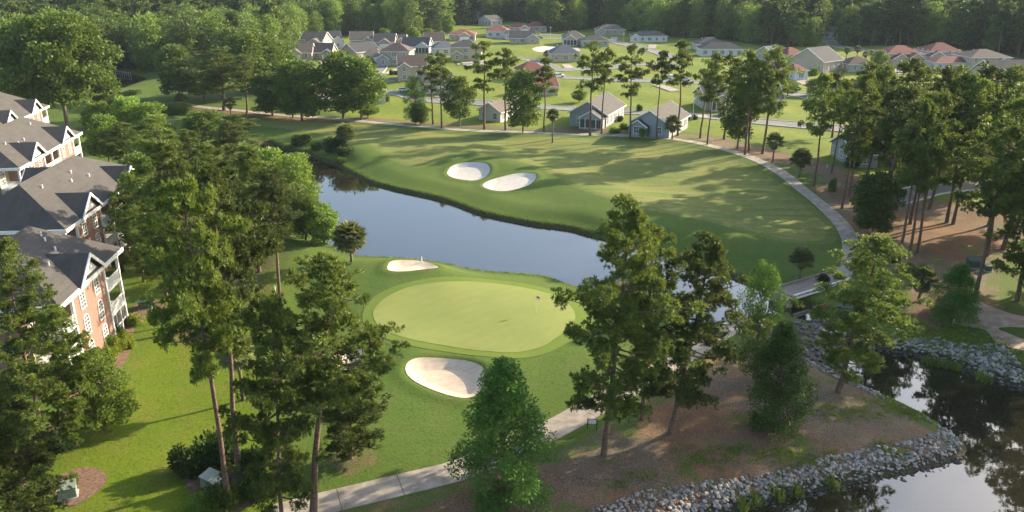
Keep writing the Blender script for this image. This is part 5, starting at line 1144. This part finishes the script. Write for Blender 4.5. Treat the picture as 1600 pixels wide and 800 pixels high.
# ------------------------------------------------------------------ riprap
def rock_mesh(seed, mat):
    r = random.Random(seed); phi = (1 + 5 ** .5) / 2
    v = [(-1,phi,0),(1,phi,0),(-1,-phi,0),(1,-phi,0),(0,-1,phi),(0,1,phi),(0,-1,-phi),(0,1,-phi),(phi,0,-1),(phi,0,1),(-phi,0,-1),(-phi,0,1)]
    f = [(0,11,5),(0,5,1),(0,1,7),(0,7,10),(0,10,11),(1,5,9),(5,11,4),(11,10,2),(10,7,6),(7,1,8),(3,9,4),(3,4,2),(3,2,6),(3,6,8),(3,8,9),(4,9,5),(2,4,11),(6,2,10),(8,6,7),(9,8,1)]
    sx, sy, sz = r.uniform(.8, 1.2), r.uniform(.6, .9), r.uniform(.45, .7)
    V = []
    for p in v: q = Vector(p).normalized() * r.uniform(.72, 1.12) * .5; V.append((q.x*sx, q.y*sy, q.z*sz))
    return V, f
RK = [rock_mesh(i, None) for i in range(6)]; RKM = []
for V, f_ in RK:
    me = bpy.data.meshes.new('rock'); me.from_pydata(V, [], f_); me.materials.append(M['rock']); me.update(); RKM.append(me)
def w2(pts): return np.array([tuple(G(x, y, -.6)) for x, y in pts])
near_band = w2([(880,905),(917,803),(960,786),(1000,773),(1075,759),(1130,752),(1187,743),(1240,730),(1292,716),(1340,707),(1375,700),(1405,692),(1440,688),(1462,678),(1470,660),(1487,672),(1504,690),(1513,706),(1490,724),(1433,740),(1377,752),(1300,768),(1226,783),(1180,798),(1100,820),(1000,850),(880,900)])
thin_band = w2([(1245,560),(1290,575),(1330,590),(1375,612),(1431,640),(1469,662),(1470,668),(1431,649),(1375,621),(1330,602),(1290,585),(1250,570)])
far_band = w2([(1300,538),(1350,532),(1430,530),(1462,531),(1512,543),(1555,545),(1583,561),(1604,590),(1604,612),(1562,600),(1525,589),(1492,573),(1440,561),(1380,552),(1320,556)])
dam_band = w2([(1240,502),(1262,500),(1290,494),(1312,478),(1345,472),(1352,500),(1372,535),(1340,556),(1315,575),(1290,580),(1252,560),(1240,530)])
inst = []; rgk = np.random.default_rng(77)
for band, size, n, dark in ((near_band, .36, 3300, 0), (thin_band, .34, 380, 0), (far_band, .40, 2100, 0), (dam_band, .70, 560, 1)):
    lo, hi = band.min(0), band.max(0); c = 0
    while c < n:
        q = rgk.uniform(lo, hi, (4000, 2)); q = q[inside(band, q[:, 0], q[:, 1])][:n - c]; c += len(q)
        inst += [(x, y, size * (.42 + 1.0 * rgk.random() ** 1.9 + (.8 if rgk.random() < .05 else 0)), dark) for x, y in q]
pts = np.array([(a, b) for a, b, _, _ in inst]); hz_ = height(pts[:, 0], pts[:, 1])
order = sorted(range(len(inst)), key=lambda i: -inst[i][2] / max(20, depth(inst[i][0], inst[i][1], 0)))
def seen(i): x, y = inst[i][:2]; d = depth(x, y, 0); return abs(x / d) < .64 and proj_y(x, y, 0) < 800
pick = [i for i in order if seen(i) and not inst[i][3]][:300]; ps_ = set(pick)
for i in pick:
    x, y, s, _ = inst[i]; o = link('rock', R.choice(RKM), None, (x, y, hz_[i] + s * .16)); o.scale = (s, s, s); o.rotation_euler = (R.uniform(-.5, .5), R.uniform(-.5, .5), R.uniform(0, 6.28))
    tag(o, 'large pale grey stone in the riprap on the pond shore', 'rock', 'largest stones of the riprap')
for dk, mat, lab in ((0, 'rock', 'pale grey riprap stones along the lower pond shores'), (1, 'rock_dark', 'dark wet stones heaped in the creek below the bridge')):
    V = []; F = []; n = 0
    for i in range(len(inst)):
        if i in ps_ or inst[i][3] != dk: continue
        x, y, s, _ = inst[i]; v, f_ = RK[i % 6]; mt = Matrix.Rotation(R.uniform(0, 6.28), 3, 'Z') @ Matrix.Rotation(R.uniform(-.6, .6), 3, 'X')
        a = np.array(v) @ np.array(mt).T * s + np.array([x, y, hz_[i] + s * .12]); V.append(a); F.append(np.array(f_) + n); n += 12
    tag(link('riprap', np_mesh('riprap', np.concatenate(V), np.concatenate(F), M[mat])), lab, kind='stuff')

# ------------------------------------------------------------------ grass and reeds, twigs and roots
def tufts(name, pts_, ln, wd, per, mat, label, spread=.3):
    pts_ = np.asarray(pts_); C = np.repeat(pts_, per, 0); rg = np.random.default_rng(len(pts_)); C[:, :2] += rg.normal(0, spread, (len(C), 2)); z = height(C[:, 0], C[:, 1])
    C = np.column_stack([C, z - .03]); D = unit(rg.normal(0, .35, C.shape) + np.array([0, 0, 1])); V, F = kites(C, D, ln * rg.uniform(.5, 1.2, len(C)), wd, rg)
    tag(link(name, np_mesh(name, V, F, mat)), label, kind='stuff')
cr = np.array(resample(np.vstack([creek, creek[:1]]), .3)); nrm = normals(cr); b0 = np.concatenate([cr + nrm * o for o in (.3, .75, 1.2, -.3, -.75, -1.2)]); dd_ = -sdf(creek, b0[:, 0], b0[:, 1]); b0 = b0[(dd_ > .12) & (dd_ < 1.5)]
tufts('bank_grass', b0, .24, .07, 7, M['leaf'], 'rough longer grass fringing the pond bank', .35)
rp = [P(*q)[:2] for q in ((1452,572),(1456,573),(1460,574),(1475,577),(1478,578),(1492,581),(1448,571),(1463,575),(1533,597),(1537,599),(1215,790),(1245,786),(1180,797),(1300,770),(1160,803),(1290,757))]
rp = [(G(*q, WATER_Z)) for q in ((1452,568),(1456,569),(1460,570),(1475,573),(1478,574),(1492,577),(1448,567),(1463,571),(1533,593),(1537,595),(1215,780),(1245,776),(1180,790),(1300,763),(1160,797))]
tufts('reeds', rp, 1.1, .10, 70, M['reed'], 'yellow green reeds at the edge of the lower pond', .28)
wd_ = []
for q, n, sd in (((1110,712),60,1.5),((1160,705),40,1.0),((1262,720),80,1.8),((1230,713),40,1.0),((1420,640),120,1.6),((1400,628),80,1.4),((1435,648),60,1.0),((1390,703),40,.9),((1540,545),100,2.5),((1480,525),160,3.0),((1450,522),140,2.5),((1350,645),50,2.0),((1300,640),40,1.5),((1000,745),15,.6),((960,758),12,.5)):
    p = P(*q); wd_ += [(p.x + R.gauss(0, sd), p.y + R.gauss(0, sd * .6)) for _ in range(n)]
tufts('weeds', wd_, .30, .07, 12, M['reed'], 'sparse green weeds growing through the pine straw', .18)
# longer meadow grass tufts on the near lawn and banks
q_ = rng.uniform([-62, 50], [40, 110], (26000, 2)); keep = (sdf(lawn_o, q_[:, 0], q_[:, 1], 3) > 0) & (sdf(bed_o, q_[:, 0], q_[:, 1], 3) < 0) & (sdf(ring_o, q_[:, 0], q_[:, 1], 3) < 0) & (sdf(boxbed_o, q_[:, 0], q_[:, 1], 3) < 0)
tufts('lawn_grass', q_[keep], .11, .05, 6, M['reed'], 'uneven short grass of the sunlit lawn', .25)
m = MB()
rb0 = P(975, 745)
for k in range(42):
    a = R.uniform(-.6, 3.6); x = rb0.x + R.gauss(0, 2.6); y = rb0.y + R.gauss(0, .9); L_ = R.uniform(.5, 2.0); p_ = []
    for j in range(5):
        p_.append((x, y, float(height(x, y)[0]) + .03)); x += math.cos(a) * L_ / 4; y += math.sin(a) * L_ / 4; a += R.uniform(-.5, .5)
    m.tube(p_, [.05, .045, .035, .025, .012], 4)
tag(m.build('tree_roots', M['bark_grey']), 'exposed grey roots fanning over the slope above the stones', kind='stuff')
m = MB()
for k in range(150):
    q = P(R.uniform(880, 1400), R.uniform(640, 760)) if k % 3 else P(R.uniform(520, 1250), R.uniform(690, 790))
    if sdf(peninsula_o, q.x, q.y)[0] < .3: continue
    a = R.uniform(0, 3.1); L_ = R.uniform(.15, .6); m.tube([(q.x, q.y, q.z+.02), (q.x + math.cos(a)*L_, q.y + math.sin(a)*L_, q.z + .04)], .018, 4)
tag(m.build('fallen_twigs', M['wood']), 'pale fallen twigs scattered over the pine straw', kind='stuff')

# driveways
for i, (a, b, w_) in enumerate((((1245,124),(1262,132),4),((600,84),(604,90),5),((722,65),(722,70),5),((1090,178),(1098,184),4),((625,108),(606,116),5),((690,150),(700,158),5),((812,56),(818,60),5),((1412,106),(1400,116),6),((960,58),(957,66),4),((1020,70),(1018,76),4),((470,97),(474,101),5),((505,95),(512,101),5),((897,75),(902,80),4),((884,101),(890,107),4),((780,62),(790,58),4),((740,98),(752,102),4))):
    p = P(*a); q = P(*b); c = resample(np.array([(p.x, p.y), (q.x, q.y)]), 2.0); o = link('driveway', strip_mesh('driveway', c, normals(c), -w_/2, w_/2, .16, .3, M['concrete'], 2)); tag(o, 'pale concrete driveway of a neighbourhood house', kind='structure')

# ------------------------------------------------------------------ the far woods
cl = [(G(738,31), 16), (G(738,24), 16), (G(776,40), 18), (G(1297,58), 12), (G(1300,48), 10), (G(1480,60), 0)]
def wood_points(y0, y1, step, wx):
    ys = np.arange(y0, y1, step); xs = np.arange(-wx, wx, step); X, Y = np.meshgrid(xs, ys); X = X.ravel() + rng.uniform(-.42, .42, X.size) * step; Y = Y.ravel() + rng.uniform(-.42, .42, Y.size) * step
    k = inside(forest_o, X, Y)
    for (cx, cy), r in cl: k &= (X - cx) ** 2 + (Y - cy) ** 2 > r * r
    k &= np.abs(X) < Y * 1.0 + 60
    return np.column_stack([X[k], Y[k]])
W1 = wood_points(170, 800, 7.6, 800); W2 = wood_points(800, 1650, 12.5, 1300); WP = np.concatenate([W1, W2]); WS = np.r_[np.ones(len(W1)), np.full(len(W2), 1.35)]
sc_ = WS * rng.uniform(.78, 1.22, len(WP)); kd_ = rng.integers(0, 4, len(WP)); pine_zone = (WP[:, 0] > 0.18 * WP[:, 1]) | (rng.random(len(WP)) < .10)
kd_ = np.where(pine_zone & (rng.random(len(WP)) < .55), rng.integers(4, 6, len(WP)), kd_)
vis = np.abs(WP[:, 0] / (WP[:, 1] * cp + 14)) < .66
d_edge = sdf(forest_o, WP[:, 0], WP[:, 1], 60)
score = WP[:, 1] + np.where(vis, 0, 1e4) + np.clip(d_edge, 0, 60) * 4.0
first = np.argsort(score)[:298]; fs = set(first.tolist()); wz = height(WP[:, 0], WP[:, 1])
for i in first:
    me = FOREST[kd_[i]]; o = link('pine_tree' if kd_[i] > 3 else 'leafy_tree', me, None, (WP[i, 0], WP[i, 1], wz[i])); s = sc_[i]
    o.scale = (s * R.uniform(.9, 1.15), s * R.uniform(.9, 1.15), s); o.rotation_euler.z = R.uniform(0, 6.28)
    pi_ = kd_[i] > 3
    tag(o, 'distant pine tree in the front ranks of the far wood' if pi_ else 'distant leafy tree in the front ranks of the far wood', 'tree', 'front pines of the far wood' if pi_ else 'front leafy trees of the far wood')
rest = np.array([i for i in range(len(WP)) if i not in fs])
lib = bpy.data.collections.new('wood_tree_kinds')
for me in FOREST: lib.objects.link(bpy.data.objects.new(me.name, me))
pm = bpy.data.meshes.new('woodland'); pm.vertices.add(len(rest)); pm.vertices.foreach_set('co', np.column_stack([WP[rest], wz[rest]]).astype(np.float32).ravel())
for nm, v, ty in (('k', kd_[rest], 'INT'), ('s', sc_[rest], 'FLOAT'), ('r', rng.uniform(0, 6.28, len(rest)), 'FLOAT')):
    a = pm.attributes.new(nm, ty, 'POINT'); a.data.foreach_set('value', np.asarray(v, np.int32 if ty == 'INT' else np.float32))
wo = tag(link('woodland', pm), 'far off wood stretching to the horizon', kind='stuff')
gn = bpy.data.node_groups.new('woodland', 'GeometryNodeTree'); gn.interface.new_socket('Geometry', in_out='INPUT', socket_type='NodeSocketGeometry'); gn.interface.new_socket('Geometry', in_out='OUTPUT', socket_type='NodeSocketGeometry')
N = gn.nodes.new; gi = N('NodeGroupInput'); go = N('NodeGroupOutput'); ip = N('GeometryNodeInstanceOnPoints'); ci = N('GeometryNodeCollectionInfo'); ci.inputs['Collection'].default_value = lib
ci.inputs['Separate Children'].default_value = True; ci.inputs['Reset Children'].default_value = True
def na(nm, ty): n = N('GeometryNodeInputNamedAttribute'); n.data_type = ty; n.inputs['Name'].default_value = nm; return n.outputs['Attribute']
cx_ = N('ShaderNodeCombineXYZ'); gn.links.new(na('r', 'FLOAT'), cx_.inputs[2])
ip.inputs['Pick Instance'].default_value = True; gn.links.new(gi.outputs[0], ip.inputs['Points']); gn.links.new(ci.outputs[0], ip.inputs['Instance']); gn.links.new(na('k', 'INT'), ip.inputs['Instance Index'])
gn.links.new(cx_.outputs[0], ip.inputs['Rotation']); gn.links.new(na('s', 'FLOAT'), ip.inputs['Scale']); gn.links.new(ip.outputs[0], go.inputs[0])
md = wo.modifiers.new('woodland', 'NODES'); md.node_group = gn

# ------------------------------------------------------------------ haze
hm = bpy.data.materials.new('haze'); hm.use_nodes = True; ht = hm.node_tree; ht.nodes.clear(); ho = ht.nodes.new('ShaderNodeOutputMaterial'); pv = ht.nodes.new('ShaderNodeVolumePrincipled')
pv.inputs['Color'].default_value = (.70, .83, 1.0, 1); pv.inputs['Density'].default_value = HAZE = 0.00006; pv.inputs['Anisotropy'].default_value = .0
ht.links.new(pv.outputs[0], ho.inputs['Volume'])
tag(MB().box(-3300, 3300, -400, 5000, -5, 46).build('haze', hm), 'pale summer haze over the wood', kind='stuff')
